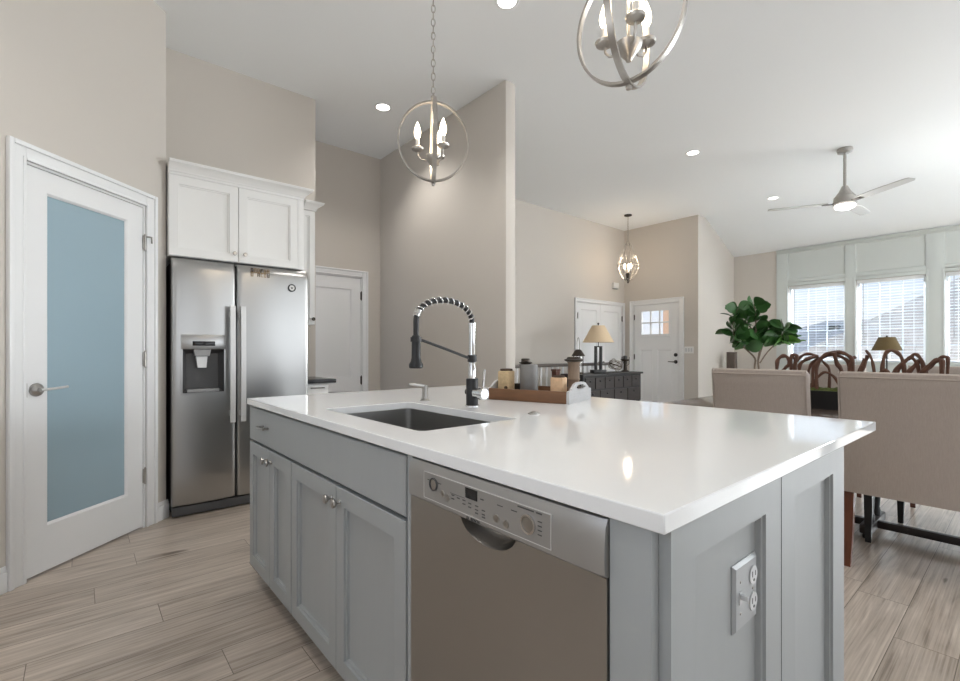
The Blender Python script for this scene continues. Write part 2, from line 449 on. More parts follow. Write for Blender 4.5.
PT = math.radians(44.2)
P0 = (.456, 3.897, 0)
PU = (math.cos(PT), math.sin(PT), 0)
PW = frame(P0, PU)                       # pantry wall: a = -distance from the corner
DA0, DA1, DB1 = -.930, -.182, 2.10       # pantry door opening
struct(MB(PW).grid(-2.05, 0, 0, H, -.12, 0, [(DA0, DA1, -1, DB1)]).build('wall_pantry', 'wall'), 'greige angled wall around the frosted glass pantry door', 'wall')
struct(MB().box(.34, .456, 3.90, 4.35, 0, H).build('wall_return', 'wall'), 'short greige wall between the pantry and the fridge', 'wall')
struct(MB().box(.456, 1.678, 4.35, 4.47, 0, H).build('wall_kitchen', 'wall'), 'greige wall rising above the fridge cabinets', 'wall')
NW = frame((0, 5.19, 0), (1, 0, 0))      # nook and entry wall, facing -Y
struct(MB(NW).grid(-1.4, 8.10, 0, H, -.15, 0, [(1.62, 2.56, -1, 2.03), (6.62, 8.03, -1, 2.03)]).build('wall_far', 'wall'), 'long greige far wall with the closet and passage doors', 'wall')
struct(MB().box(2.80, 2.92, 2.955, 5.19, 0, H, .012).build('wall_partition', 'wall'), 'tall greige partition wall end standing behind the faucet', 'wall')
FW = frame((8.10, 0, 0), (0, -1, 0))     # front door wall facing -X, a = -y
struct(MB(FW).grid(-5.34, -3.75, 0, H, -.15, 0, [(-4.98, -4.08, -1, 2.03)]).build('wall_front', 'wall'), 'greige wall holding the front door', 'wall')
sb = MB()
sb.prism([(8.2501, 0), (XW + .15, 0), (XW + .15, HW - .066), (FOLD, H), (8.2501, H)], 3.75, 3.90, 'y')
struct(sb.build('wall_side', 'wall'), 'greige side wall with a sloping top beside the front door', 'wall')
WW = frame((XW, 0, 0), (0, -1, 0))       # window wall facing -X
WIN = [(2.025, 2.843), (1.053, 1.881), (.055, .851), (-.93, -.12), (-1.95, -1.12), (-2.98, -2.15), (-3.95, -3.15)]
WZ0, WZ1 = .985, 2.30
struct(MB(WW).grid(-3.75, 4.15, 0, HW, -.15, 0, [(-b, -a, WZ0, WZ1) for a, b in WIN]).build('wall_window', 'wall'), 'pale wall holding the row of blind covered windows', 'wall')
LWf = frame((-1.1, 0, 0), (0, 1, 0))     # left wall facing +X, a = y
struct(MB(LWf).grid(-4.15, 2.6, 0, H, -.15, 0, [(-.35, 1.45, 1.15, 2.35)]).build('wall_left', 'wall'), 'greige kitchen wall behind the camera', 'wall')
BWf = frame((0, -4.0, 0), (-1, 0, 0))    # rear wall facing +Y, a = -x
struct(MB(BWf).grid(-XW - .15, 1.1, 0, H, -.15, 0, [(-7.75, -2.65, .02, 2.55), (-1.8, .3, .55, 2.45)]).build('wall_back', 'wall'), 'greige rear wall with patio openings behind the camera', 'wall')

def casing(name, fr, a0, a1, b1, w, label, t=.018):
    b = MB(fr)
    for (x0, x1, y0, y1) in ((a0 - w, a0, 0, b1 + w), (a1, a1 + w, 0, b1 + w), (a0, a1, b1, b1 + w)):
        b.box(x0, x1, y0, y1, 0.0005, t * .75, .003)
    for (x0, x1, y0, y1) in ((a0 - w, a0 - w * .72, 0, b1 + w), (a1 + w * .72, a1 + w, 0, b1 + w), (a0 - w * .72, a1 + w * .72, b1 + w * .72, b1 + w)):
        b.box(x0, x1, y0, y1, .0005, t * 1.35, .005)
    for (x0, x1, y0, y1) in ((a0 - w * .2, a0, 0, b1 + w * .2), (a1, a1 + w * .2, 0, b1 + w * .2), (a0, a1, b1, b1 + w * .2)):
        b.box(x0, x1, y0, y1, .0005, t * .95, .004)
    # jamb lining
    for (x0, x1, y0, y1) in ((a0, a0 + .012, 0, b1), (a1 - .012, a1, 0, b1), (a0 + .012, a1 - .012, b1 - .012, b1)):
        b.box(x0, x1, y0, y1, -.118, .0005)
    return struct(b.build(name, 'trim'), label, 'trim')
def baseboard(name, fr, a0, a1, label, h=.125):
    b = MB(fr); b.box(a0, a1, 0, h - .03, .0005, .015, .002); b.box(a0, a1, h - .032, h - .012, .0005, .011, .004); b.box(a0, a1, h - .014, h, .0005, .007, .002)
    return struct(b.build(name, 'trim'), label, 'baseboard')
def hinge(fr, a, b, parent, mt='nickel', c=.004):
    h = MB(fr); h.box(a - .010, a + .010, b - .045, b + .045, c - .004, c + .003, .001)
    h.cyl((a, b - .047, c + .006), (a, b + .047, c + .006), .0055, 10)
    h.sphere((a, b + .05, c + .006), .006, seg=8, ring=6); h.sphere((a, b - .05, c + .006), .006, seg=8, ring=6)
    return h.build('hinge', mt, parent)
def lever(fr, a, b, c, d, parent, mt='nickel', ln=.115):
    h = MB(fr); h.lathe([(.0, 0), (.033, 0), (.033, .006), (.026, .012), (.012, .016), (.012, .048), (0, .048)], 24, (a, b, c), 'z')
    h.tube([(a, b, c + .042), (a + d * .02, b, c + .05), (a + d * .06, b + .001, c + .052), (a + d * ln, b + .004, c + .05)], .008, 10, radii=[.010, .010, .008, .0075])
    return h.build('handle', mt, parent)

# pantry door
casing('trim_1', PW, DA0, DA1, DB1, .085, 'white moulded casing around the pantry door')
baseboard('baseboard_left', PW, -2.04, DA0 - .086, 'white baseboard left of the pantry door')
baseboard('baseboard_corner', PW, DA1 + .086, .012, 'short white baseboard between the pantry door and the fridge')
d1 = thing('door_1', 'white pantry door with a full frosted blue glass pane', 'door', PW @ Vector((DA1, 0, 0)), PT, kind='structure')
b = MB(PW); a0, a1 = DA0 + .015, DA1 - .015
g0, g1, h0, h1 = -.815, -.313, .245, 1.975
b.grid(a0, a1, .012, DB1 - .015, -.042, -.004, [(g0, g1, h0, h1)])
b.ring(g0, g1, h0, h1, [(0, -.004), (.008, -.010), (.012, -.016)], cap=False)
b.build('door_frame', 'trim', d1)
MB(PW).box(g0 + .001, g1 - .001, h0 + .001, h1 - .001, -.030, -.018).build('glass_pane', 'frost', d1)
h = MB(PW); KA = -.872
h.lathe([(0, 0), (.033, 0), (.034, .006), (.032, .014), (.026, .022), (.016, .028), (.013, .036), (0, .037)], 28, (KA, .955, -.004), 'z')
h.build('rosette', 'nickel', d1)
lv = MB(PW); lv.tube([(KA - .006, .955, .034), (KA + .02, .956, .040), (KA + .07, .958, .040), (KA + .135, .962, .034)], .0065, 10); lv.build('lever', 'silver', d1)
for z in (1.86, 1.10, .34): hinge(PW, DA1 - .010, z, d1, 'pendantmetal')
st = MB(PW); st.box(a0 - .002, a0 + .002, .92, .99, -.03, -.002); st.build('latch_plate', 'nickel', d1)
# coat catch near the top hinge seen in the photograph
ck = MB(PW); ck.tube([(DA1 - .005, 1.90, .01), (DA1 + .02, 1.90, .03), (DA1 + .02, 1.86, .032)], .006, 8); ck.build('door_stop', 'nickel', d1)

def slab_door(name, fr, a0, a1, b0, b1, c0, c1, cells, mt, parent, arch=False):
    b = MB(fr); b.grid(a0, a1, b0, b1, c0, c1, [tuple(c) for c in cells])
    for (x0, x1, y0, y1) in cells:
        b.ring(x0, x1, y0, y1, [(0, c1), (.010, c1 - .010), (.022, c1 - .011), (.045, c1 - .004)])
    return b.build(name, mt, parent)

# passage door in the nook
casing('trim_2', NW, 1.62, 2.56, 2.03, .075, 'white casing around the passage door in the nook')
d2 = thing('door_2', 'white two panel passage door in the nook beyond the fridge', 'door', (2.56, 5.19, 0), kind='structure')
slab_door('door_leaf', NW, 1.635, 2.545, .012, 2.015, -.045, -.004, [(1.75, 2.43, .22, .69), (1.75, 2.43, .85, 1.88)], 'trim', d2)
for z in (1.81, .81, .25): hinge(NW, 2.55, z, d2, 'bronze')
lever(NW, 1.70, .95, -.004, 1, d2)
# closet double door beside the entry
casing('trim_3', NW, 6.62, 8.03, 2.03, .06, 'white casing around the closet double door')
d3 = thing('door_3', 'white double closet door behind the table lamp', 'door', (7.32, 5.19, 0), kind='structure')
for (a0, a1) in ((6.635, 7.322), (7.328, 8.015)):
    slab_door('door_leaf', NW, a0, a1, .012, 2.015, -.045, -.004, [(a0 + .11, a1 - .11, .22, .80), (a0 + .11, a1 - .11, .95, 1.90)], 'trim', d3)
for a in (6.64, 8.01):
    for z in (1.78, 1.0, .25): hinge(NW, a, z, d3, 'bronze', .006)
for a in (7.27, 7.38):
    MB(NW).lathe([(0, 0), (.014, 0), (.01, .02), (.02, .03), (.02, .038), (0, .042)], 14, (a, .95, -.004), 'z').build('knob', 'bronze', d3)
# front door
casing('trim_4', FW, -4.98, -4.08, 2.03, .085, 'white casing around the front door')
d4 = thing('door_4', 'white front door with a six pane window at the top', 'door', (8.10, -(-4.08), 0), -PI / 2, kind='structure')
lite = (-4.82, -4.28, 1.47, 1.90)
b = MB(FW); cells = [(-4.84, -4.60, .22, 1.18), (-4.50, -4.22, .22, 1.18)]
b.grid(-4.965, -4.095, .012, 2.015, -.048, -.004, [lite] + cells)
for (x0, x1, y0, y1) in cells: b.ring(x0, x1, y0, y1, [(0, -.004), (.010, -.013), (.03, -.013), (.05, -.008)])
b.grid(lite[0] - .02, lite[1] + .02, lite[2] - .02, lite[3] + .02, -.004, .004, [lite])
b.box(lite[0] - .03, lite[1] + .03, 1.415, 1.44, -.004, .012, .003)
b.build('door_leaf', 'trim', d4)
b = MB(FW)
for k in (1, 2):
    x = lite[0] + (lite[1] - lite[0]) * k / 3; b.box(x - .011, x + .011, lite[2], lite[3], -.04, 0)
zc = (lite[2] + lite[3]) / 2; b.box(lite[0], lite[1], zc - .011, zc + .011, -.041, -.001)
b.build('muntin', 'trim', d4)
MB(FW).box(lite[0], lite[1], lite[2], lite[3], -.028, -.024).build('glass_pane', 'glass', d4)
MB(FW).lathe([(0, 0), (.033, 0), (.033, .012), (.022, .018), (.022, .024), (0, .026)], 20, (-4.15, 1.09, -.004), 'z').build('deadbolt', 'black', d4)
lever(FW, -4.15, .965, -.004, -1, d4, 'black', .12)
for z in (1.80, 1.05, .3): hinge(FW, -4.97, z, d4, 'bronze', .006)

# windows with grids, casings, board and batten panels
def window(i, y0, y1):
    w = thing('window_%d' % i, ['white gridded window showing the far pale roof, nearest the potted fig', 'white gridded window behind the olive lamp shade', 'white gridded window cut by the picture edge', ''][i - 1], 'window', (XW, (y0 + y1) / 2, WZ0), -PI / 2, kind='structure')
    a0, a1 = -y1, -y0
    b = MB(WW); b.grid(a0, a1, WZ0, WZ1, -.15, -.085, [(a0 + .035, a1 - .035, WZ0 + .035, WZ1 - .035)])
    b.build('window_frame', 'vinyl', w)
    b = MB(WW)
    for k in (1, 2):
        x = a0 + (a1 - a0) * k / 3; b.box(x - .007, x + .007, WZ0 + .035, WZ1 - .035, -.128, -.112)
    for k in range(1, 5):
        z = WZ0 + (WZ1 - WZ0) * k / 5; b.box(a0 + .035, a1 - .035, z - .007, z + .007, -.1275, -.1125)
    b.build('muntin', 'muntin', w)
    MB(WW).box(a0 + .035, a1 - .035, WZ0 + .035, WZ1 - .035, -.122, -.118).build('glass_pane', 'glass', w)
    b = MB(WW); b.box(a0 - .03, a1 + .03, WZ0 - .03, WZ0, -.085, .03, .004); b.build('window_sill', 'panelwhite', w)
for i, (y0, y1) in enumerate(WIN[:3]): window(i + 1, y0, y1)
bb = MB(WW)
LEFT = -3.02
edges = [LEFT] + [x for a, b_ in WIN for x in (-b_, -a)] + [4.0]
bb.box(LEFT, 4.0, 2.89, HW - .004, .0005, .02, .003)         # top frieze
bb.box(LEFT, 4.0, HW - .035, HW - .004, .021, .045, .006)     # crown strip
for k in range(len(WIN)):
    a0, a1 = -WIN[k][1], -WIN[k][0]
    bb.box(a0, a1, 2.36, 2.42, .0005, .019, .003)             # rail over each window
    bb.box(a0 - .004, a1 + .004, WZ1 + .002, 2.356, .0005, .027, .004)
for k in range(len(WIN) + 1):
    l = LEFT if k == 0 else -WIN[k - 1][0]
    r = -WIN[k][1] if k < len(WIN) else 4.0
    bb.box(l, r, .0, 2.889, .0005, .0195, .003)
    if k < len(WIN): bb.box(r - .028, r - .001, WZ0, 2.36, .0198, .027, .003)
    if 0 < k: bb.box(l + .001, l + .028, WZ0, 2.36, .0198, .027, .003)
for k in range(len(WIN)):
    bb.box(-WIN[k][1], -WIN[k][0], .0, WZ0 - .031, .0005, .0195, .003)
    a0, a1 = -WIN[k][1], -WIN[k][0]
    bb.ring(a0, a1, 2.42, 2.89, [(0, .0195), (.004, .012), (.012, .010), (.016, .006)], cap=True)
struct(bb.build('trim_5', 'panelwhite'), 'off white board and batten panelling framing the windows', 'trim')

def blind(label, y0, y1, wand):
    t = thing('window_blind', label, 'blind', (XW + .045, (y0 + y1) / 2, WZ1), -PI / 2, 'open slatted blinds in the windows')
    a0, a1 = -y1 + .008, -y0 - .008
    b = MB(WW); n = 28
    for k in range(n):
        z = WZ0 + .03 + (WZ1 - .085 - WZ0 - .03) * k / (n - 1)
        b.prism([(a0, -.068), (a1, -.068), (a1, -.02), (a0, -.02)], 0, 1, 'z') if False else b.box(a0, a1, z - .0013, z + .0013, -.068, -.022)
    b.build('slats', 'blind', t)
    b = MB(WW); b.box(a0, a1, WZ1 - .055, WZ1 - .002, -.075, -.008, .004); b.build('headrail', 'blind', t)
    b = MB(WW); b.box(a0, a1, WZ0 + .003, WZ0 + .02, -.068, -.022, .003); b.build('bottom_rail', 'blind', t)
    b = MB(WW)
    for q in (.16, .5, .84):
        x = a0 + (a1 - a0) * q
        for c in (-.070, -.020): b.cyl((x, WZ0 + .015, c), (x, WZ1 - .05, c), .0012, 6)
    b.build('ladder_cord', 'blind', t)
    if wand:
        b = MB(WW); x = a0 + .085; b.cyl((x, WZ1 - .06, -.004), (x, WZ1 - .95, -.004), .004, 8); b.build('tilt_wand', 'midgrey', t)
    return t
blind('open white blind in the window nearest the potted fig', *WIN[0], True)
blind('open white blind in the window behind the olive lamp shade', *WIN[1], True)
blind('open white blind in the window cut off by the picture edge', *WIN[2], True)
baseboard('baseboard_front', FW, -3.99, -3.76, 'white baseboard right of the front door')
SWf = frame((0, 3.75, 0), (1, 0, 0))
baseboard('baseboard_side', SWf, 8.11, XW - .03, 'white baseboard on the side wall by the potted fig')
PRf = frame((2.80, 0, 0), (0, -1, 0))
baseboard('baseboard_partition', PRf, -5.17, -2.96, 'white baseboard along the tall partition wall')
baseboard('baseboard_far', NW, 2.94, 6.55, 'white baseboard along the far wall')

# ------------------------------------------------------------------ island
X0, X1, Y0, Y1 = .641, 2.029, .345, 2.568
SX0, SX1, SY0, SY1 = .765, 1.17, 1.17, 1.887
def rrect(x0, x1, y0, y1, r, n=6):
    pts = []
    for (cx, cy, a) in ((x1 - r, y0 + r, -PI / 2), (x1 - r, y1 - r, 0), (x0 + r, y1 - r, PI / 2), (x0 + r, y0 + r, PI)):
        for k in range(n + 1): pts.append((cx + r * math.cos(a + k * PI / 2 / n), cy + r * math.sin(a + k * PI / 2 / n)))
    return pts      # counter-clockwise from the bottom right
ct = MB(); inner = rrect(SX0, SX1, SY0, SY1, .022)
ym = (SY0 + SY1) / 2
iv = {}
for z in (.885, .915):
    low = [p for p in inner if p[1] < ym]; up = [p for p in inner if p[1] >= ym]
    # low: right-bottom arc then left-bottom arc (order in list: right arc first, left arc last)
    rlow = [p for p in low if p[0] > (SX0 + SX1) / 2]; llow = [p for p in low if p[0] <= (SX0 + SX1) / 2]
    rup = [p for p in up if p[0] > (SX0 + SX1) / 2]; lup = [p for p in up if p[0] <= (SX0 + SX1) / 2]
    V = {}
    def vv(p):
        k = (round(p[0], 5), round(p[1], 5))
        if k not in V: V[k] = ct.v((p[0], p[1], z))
        return V[k]
    A = [(X0, Y0), (X1, Y0), (X1, ym), (SX1, ym)] + rlow[::-1] + llow[::-1] + [(SX0, ym), (X0, ym)]
    B = [(X1, ym), (X1, Y1), (X0, Y1), (X0, ym), (SX0, ym)] + lup[::-1] + rup[::-1] + [(SX1, ym)]
    ct.f([vv(p) for p in A]); ct.f([vv(p) for p in B])
    iv[z] = V
ol = [(X0, Y0), (X1, Y0), (X1, ym), (X1, Y1), (X0, Y1), (X0, ym)]
il = rlow + [(SX1, ym)] + rup + lup + [(SX0, ym)] + llow
for loop in (ol, il):
    for k in range(len(loop)):
        p, q = loop[k], loop[(k + 1) % len(loop)]
        kp = (round(p[0], 5), round(p[1], 5)); kq = (round(q[0], 5), round(q[1], 5))
        ct.f([iv[.885][kp], iv[.885][kq], iv[.915][kq], iv[.915][kp]])
co = ct.build('countertop', 'quartz')
bv = co.modifiers.new('bevel', 'BEVEL'); bv.width = .0025; bv.segments = 2; bv.limit_method = 'ANGLE'; bv.angle_limit = math.radians(50)
tag(co, 'white quartz worktop with a sink cut-out on the grey island', 'countertop')

sk = thing('undermount_sink', 'stainless steel rectangular sink basin set into the white worktop', 'sink', ((SX0 + SX1) / 2, (SY0 + SY1) / 2, .69))
s = MB(); loops = []
for (off, z, r) in ((.022, .8845, .03), (.003, .8845, .028), (.003, .80, .028), (0.0, .72, .03), (-.012, .702, .035), (-.04, .694, .04), (-.14, .690, .05)):
    loops.append([s.v((x, y, z)) for x, y in rrect(SX0 - off, SX1 + off, SY0 - off, SY1 + off, r)])
for p, q in zip(loops, loops[1:]):
    for k in range(len(p)): s.f([p[k], p[(k + 1) % len(p)], q[(k + 1) % len(p)], q[k]])
s.f(loops[-1])
so = s.build('basin', 'sink', sk, recalc=False)
MB().lathe([(.0, .6905), (.055, .6905), (.055, .694), (.045, .695), (.04, .692), (0, .6915)], 24, (.967, 1.53, 0)).build('drain', 'chrome', sk)

IF = frame((.652, 0, 0), (0, -1, 0))      # island door faces, facing -X; a = -y
def shaker(name, fr, a0, a1, b0, b1, c0, c1, mt, parent, st=.058, dep=.0165):
    b = MB(fr)
    b.ring(a0, a1, b0, b1, [(0, c0), (0, c1 - .002), (.002, c1), (st, c1), (st + .0015, c1 - .007), (st + .009, c1 - .008), (st + .010, c1 - dep + .001), (st + .014, c1 - dep)], cap=True, back=True)
    return b.build(name, mt, parent, smooth=20)
def flat_front(name, fr, a0, a1, b0, b1, c0, c1, mt, parent):
    b = MB(fr); b.ring(a0, a1, b0, b1, [(0, c0), (0, c1 - .003), (.003, c1)], cap=True, back=True)
    return b.build(name, mt, parent, smooth=20)
def knob(fr, a, b, c, parent, mt='nickel', s=1.0):
    k = MB(fr); k.lathe([(0, 0), (.008 * s, 0), (.008 * s, .003 * s), (.0055 * s, .006 * s), (.0055 * s, .014 * s), (.013 * s, .019 * s), (.0155 * s, .024 * s), (.014 * s, .029 * s), (0, .031 * s)], 18, (a, b, c), 'z')
    return k.build('knob', mt, parent)
ic = thing('island_cabinet', 'grey four door island cabinet between the dishwasher and the fridge end', 'cabinet', (.96, 1.814, 0))
y0, y1 = 1.0685, 2.56
b = MB()
b.box(.672, 1.25, y0, y0 + .018, .10, .884); b.box(.672, 1.25, y1 - .018, y1, .10, .884)
b.box(1.232, 1.25, y0 + .018, y1 - .018, .10, .884); b.box(.672, 1.232, y0 + .018, y1 - .018, .10, .118)
b.box(.68, .690, y0 + .018, y1 - .018, .118, .64); b.box(.68, .690, y0 + .018, y1 - .018, .76, .864)
b.box(.69, 1.25, 1.9405, 1.9585, .118, .864)
b.build('carcass', 'cabgrey', ic)
MB().box(.735, .75, y0, y1, 0, .0995).build('toe_kick', 'kick', ic)
for (p, q, kn) in ((1.0715, 1.509, 1), (1.513, 1.9445, -1), (1.9545, 2.230, 1), (2.234, 2.557, -1)):
    d = shaker('door', IF, -q, -p, .085, .702, -.0195, 0, 'cabgrey', ic)
    knob(IF, -((q - .030) if kn == 1 else (p + .030)), .655, 0, d)
f = flat_front('drawer', IF, -2.557, -1.0715, .714, .874, -.0195, 0, 'cabgrey', ic)
yc = 2.285; h = MB(IF)
for q in (-.035, .035): h.cyl((-yc + q, .80, 0), (-yc + q, .80, .026), .005, 10)
h.tube([(-yc - .048, .80, .026), (-yc - .02, .80, .030), (-yc + .02, .80, .030), (-yc + .048, .80, .026)], .006, 10)
h.build('bar_pull', 'nickel', f)
MB().box(.657, .70, 1.040, 1.068, .10, .884).build('filler_stile', 'cabgrey', ic)

# end panel facing the dining room side
EF = frame((0, .352, 0), (1, 0, 0))
ep = thing('island_end_panel', 'grey recessed panel end of the island with its corner post', 'panel', (1.15, .37, 0))
MB().box(.652, .700, .3720, .4455, 0, .884, .002).build('corner_post', 'cabgrey', ep)
b = MB(EF); cells = [(.752, 1.056, .20, .822), (1.235, 1.545, .20, .822)]
b.grid(.673, 1.655, 0, .884, -.0195, 0, cells)
for (x0, x1, y0, y1) in cells: b.ring(x0, x1, y0, y1, [(0, 0), (.0015, -.006), (.008, -.007), (.010, -.017), (.014, -.0178)])
b.build('panel', 'cabgrey', ep, smooth=20)
b = MB(); b.box(1.637, 1.655, .3720, 2.56, 0, .884); b.build('back_panel', 'cabgrey', ep)
b = MB(EF); b.box(1.143, 1.1455, .0, .884, .0002, .0008); b.build('seam', 'kick', ep)

# outlet plate on the end panel
of = frame((.986, .352, .682), (1, 0, 0)); OD = -.0176
ot = thing('outlet_plate', 'light grey two gang outlet and switch plate on the island end', 'outlet', (.986, .352 - OD, .682))
b = MB(of); b.ring(-.055, .055, -.064, .064, [(0, OD), (0, OD + .002), (.006, OD + .007)], back=True); b.build('cover_plate', 'plate', ot, smooth=20)
for z in (.026, -.026):
    b = MB(of); b.lathe([(0, OD + .0072), (.018, OD + .0072), (.018, OD + .0095), (0, OD + .0095)], 24, (.030, z, 0), 'z'); rc = b.build('receptacle', 'porcelain', ot)
    b = MB(of); b.box(.0215, .0240, z - .002, z + .009, OD + .0096, OD + .0100); b.box(.0355, .0380, z - .002, z + .008, OD + .0096, OD + .0100)
    b.cyl((.030, z - .009, OD + .0096), (.030, z - .009, OD + .0100), .003, 10); b.build('slot', 'gap', rc)
b = MB(of); b.box(-.036, -.024, -.012, .012, OD + .0072, OD + .0085); b.box(-.034, -.026, -.002, .008, OD + .0085, OD + .022, .002); b.build('toggle', 'porcelain', ot)
for (x, z) in ((-.030, .030), (-.030, -.030), (.030, 0)):
    b = MB(of); b.lathe([(0, OD + .0072), (.003, OD + .0072), (.002, OD + .0085), (0, OD + .0085)], 10, (x, z, 0), 'z'); b.build('screw', 'nickel', ot)

# dishwasher
DW = frame((.648, 0, 0), (0, -1, 0))
dw = thing('dishwasher', 'stainless steel dishwasher built in under the white worktop', 'dishwasher', (.93, .741, 0))
dy0, dy1 = .4475, 1.037
MB().box(.690, 1.24, dy0 + .004, dy1 - .004, .02, .878).build('tub', 'darkgrey', dw)
MB().box(.74, .755, dy0 + .004, dy1 - .004, 0, .0995).build('kick_plate', 'kick', dw)
PC = -.742      # middle of the pocket handle, in a
def pocket(a):  # depth of the handle scoop's lower edge below the panel
    q = (a - PC) / .084
    return .040 * math.sqrt(max(0, 1 - q * q)) if abs(q) < 1 else 0
# door skin below the control panel with a crescent opening at its top
b = MB(DW); N = 60; a0, a1 = -dy1, -dy0; top = []; bot = []; topb = []; botb = []
for k in range(N + 1):
    a = a0 + (a1 - a0) * k / N
    zt = .782 - pocket(a)
    top.append(b.v((a, zt, 0))); bot.append(b.v((a, .115, 0))); topb.append(b.v((a, zt, -.040))); botb.append(b.v((a, .115, -.040)))
for k in range(N):
    b.f([bot[k], bot[k + 1], top[k + 1], top[k]]); b.f([topb[k], top[k], top[k + 1], topb[k + 1]])
    b.f([botb[k], topb[k], topb[k + 1], botb[k + 1]]); b.f([bot[k], botb[k], botb[k + 1], bot[k + 1]])
b.f([bot[0], top[0], topb[0], botb[0]]); b.f([bot[-1], botb[-1], topb[-1], top[-1]])
dd = b.build('door', 'dwsteel', dw)
# scoop liner
b = MB(DW); rows = []
for j in range(7):
    s_ = j / 6; rows.append([])
    for k in range(25):
        a = PC - .084 + .168 * k / 24
        z = .782 - pocket(a) * (1 - s_ * .75); c = -.001 - .030 * math.sin(s_ * PI / 2)
        rows[-1].append(b.v((a, z, c)))
for r0, r1 in zip(rows, rows[1:]):
    for k in range(24): b.f([r0[k], r0[k + 1], r1[k + 1], r1[k]])
b.build('pocket_handle', 'dwsteel', dd, recalc=False)
# control panel, slightly bowed
b = MB(DW)
b.prism([(-.04, .7905), (.004, .7905), (.010, .796), (.011, .83), (.008, .868), (.003, .879), (-.04, .879)], a0, a1, 'z') if False else None
prof = [(.7835, -.04), (.7835, .003), (.789, .009), (.81, .0105), (.84, .0100), (.866, .007), (.8785, .001), (.8785, -.04)]
st_ = [a0, a0 + .012, a0 + .06, a1 - .06, a1 - .012, a1]; drop = [.004, .001, 0, 0, .001, .004]
lp = [[b.v((a, z, c - (dr if c > 0 else 0))) for z, c in prof] for a, dr in zip(st_, drop)]
for p, q in zip(lp, lp[1:]):
    for k in range(len(prof)): b.f([p[k], q[k], q[(k + 1) % len(prof)], p[(k + 1) % len(prof)]])
b.f(lp[0]); b.f(lp[-1][::-1])
cp = b.build('control_panel', 'fascia', dw)
c_ = .0106
b = MB(DW); b.grid(-.962, -.556, .7965, .8605, c_ - .004, c_ + .0003, [(-.9605, -.5575, .798, .859)]); b.build('panel_outline', 'silver', cp)
b = MB(DW); b.box(-.9605, -.5575, .798, .859, c_ - .006, c_ - .0004); b.build('fascia', 'fascia', cp)
b = MB(DW); b.box(-.800, -.760, .834, .856, c_ - .003, c_ + .0008); b.build('display', 'screen', cp)
for (a, z, r) in ((-.920, .836, .0155), (-.612, .828, .0185)):
    b = MB(DW); b.lathe([(r * .80, c_ - .001), (r * .80, c_ + .003), (r, c_ + .003), (r, c_ - .001)], 28, (a, z, 0), 'z', cap=False); b.build('button_ring', 'chrome' if a > -.7 else 'darkgrey', cp)
    b = MB(DW); b.lathe([(0, c_ + .0018), (r * .78, c_ + .0012), (r * .78, c_ - .001)], 24, (a, z, 0), 'z', cap=False); b.build('button', 'nickel', cp)
for (a, z) in ((-.885, .822), (-.865, .818), (-.700, .815), (-.672, .811)):
    b = MB(DW); b.lathe([(0, c_ + .0014), (.008, c_ + .0008), (.0085, c_ - .001)], 18, (a, z, 0), 'z', cap=False); b.build('button', 'nickel', cp)
marks = [(a - .005, a + .005, z - .0012, z + .0012) for a, z in [(-.845, .828), (-.845, .820), (-.825, .826), (-.805, .826), (-.805, .818), (-.785, .824), (-.785, .816), (-.762, .824), (-.762, .816), (-.762, .809), (-.740, .820), (-.740, .812), (-.740, .806), (-.745, .842)]]
marks += [(a - .008, a + .008, .842, .8438) for a in (-.938, -.898, -.690, -.650)]
marks += [(-.588, -.578, z - .001, z + .001) for z in (.840, .832, .824, .816)]
marks += [(-.855, -.802, .831, .8318), (-.640, -.598, .8535, .8560), (-.592, -.578, .8535, .8560)]
for (x0, x1, z0, z1) in marks: MB(DW).box(x0, x1, z0, z1, c_ - .001, c_ + .0003).build('printed_mark', 'print', cp)
tm = DW @ Matrix.Translation((PC, .7925, .0102))
text_mesh('brand_lettering', 'BOSCH', .0088, DW @ Matrix.Translation((PC - .026, .7908, .0104)) , 'print', cp)
b = MB(DW); b.lathe([(.0030, .0086), (.0030, .0102), (.0038, .0102), (.0038, .0086)], 18, (PC - .052, .7908, 0), 'z', cap=False); b.box(PC - .0535, PC - .0505, .7904, .7912, .0082, .0094); b.build('brand_emblem', 'print', cp)
MB(DW).box(-dy1 - .0025, -dy1 - .0005, .10, .884, -.05, -.012).build('side_seal', 'gap', dw)
MB(DW).box(-dy0 + .0003, -dy0 + .0018, .10, .884, -.05, -.012).build('side_seal', 'gap', dw)

# ------------------------------------------------------------------ on the worktop
WT = .915
fc = thing('kitchen_faucet', 'black and chrome spring neck faucet behind the sink', 'faucet', (1.289, 1.571, WT))
fx, fy = 1.289, 1.571
MB().lathe([(0, WT), (.033, WT), (.033, WT + .004), (.029, WT + .006), (0, WT + .006)], 28, (fx, fy, 0)).build('base_ring', 'chrome', fc)
MB().lathe([(0, WT + .006), (.026, WT + .006), (.026, 1.030), (.024, 1.034), (0, 1.034)], 28, (fx, fy, 0)).build('body', 'black', fc)
MB().lathe([(0, 1.034), (.016, 1.034), (.016, 1.09), (.0135, 1.095), (.0135, 1.262), (.016, 1.264), (.016, 1.272), (0, 1.272)], 20, (fx, fy, 0)).build('riser', 'chrome', fc)
arc = []
cxa = (fx + 1.005) / 2; ra = (fx - 1.005) / 2
for k in range(41):
    t = PI * k / 40; arc.append((cxa + ra * math.cos(t), fy, 1.262 + .098 * math.sin(t) ** .8 if 0 < k < 40 else 1.262))
arc = arc + [(1.005, fy, 1.262 - q) for q in (.02, .04, .055)]
MB().tube(arc, .0112, 12).build('hose', 'black', fc)
b = MB(); hel = []; turns = 13
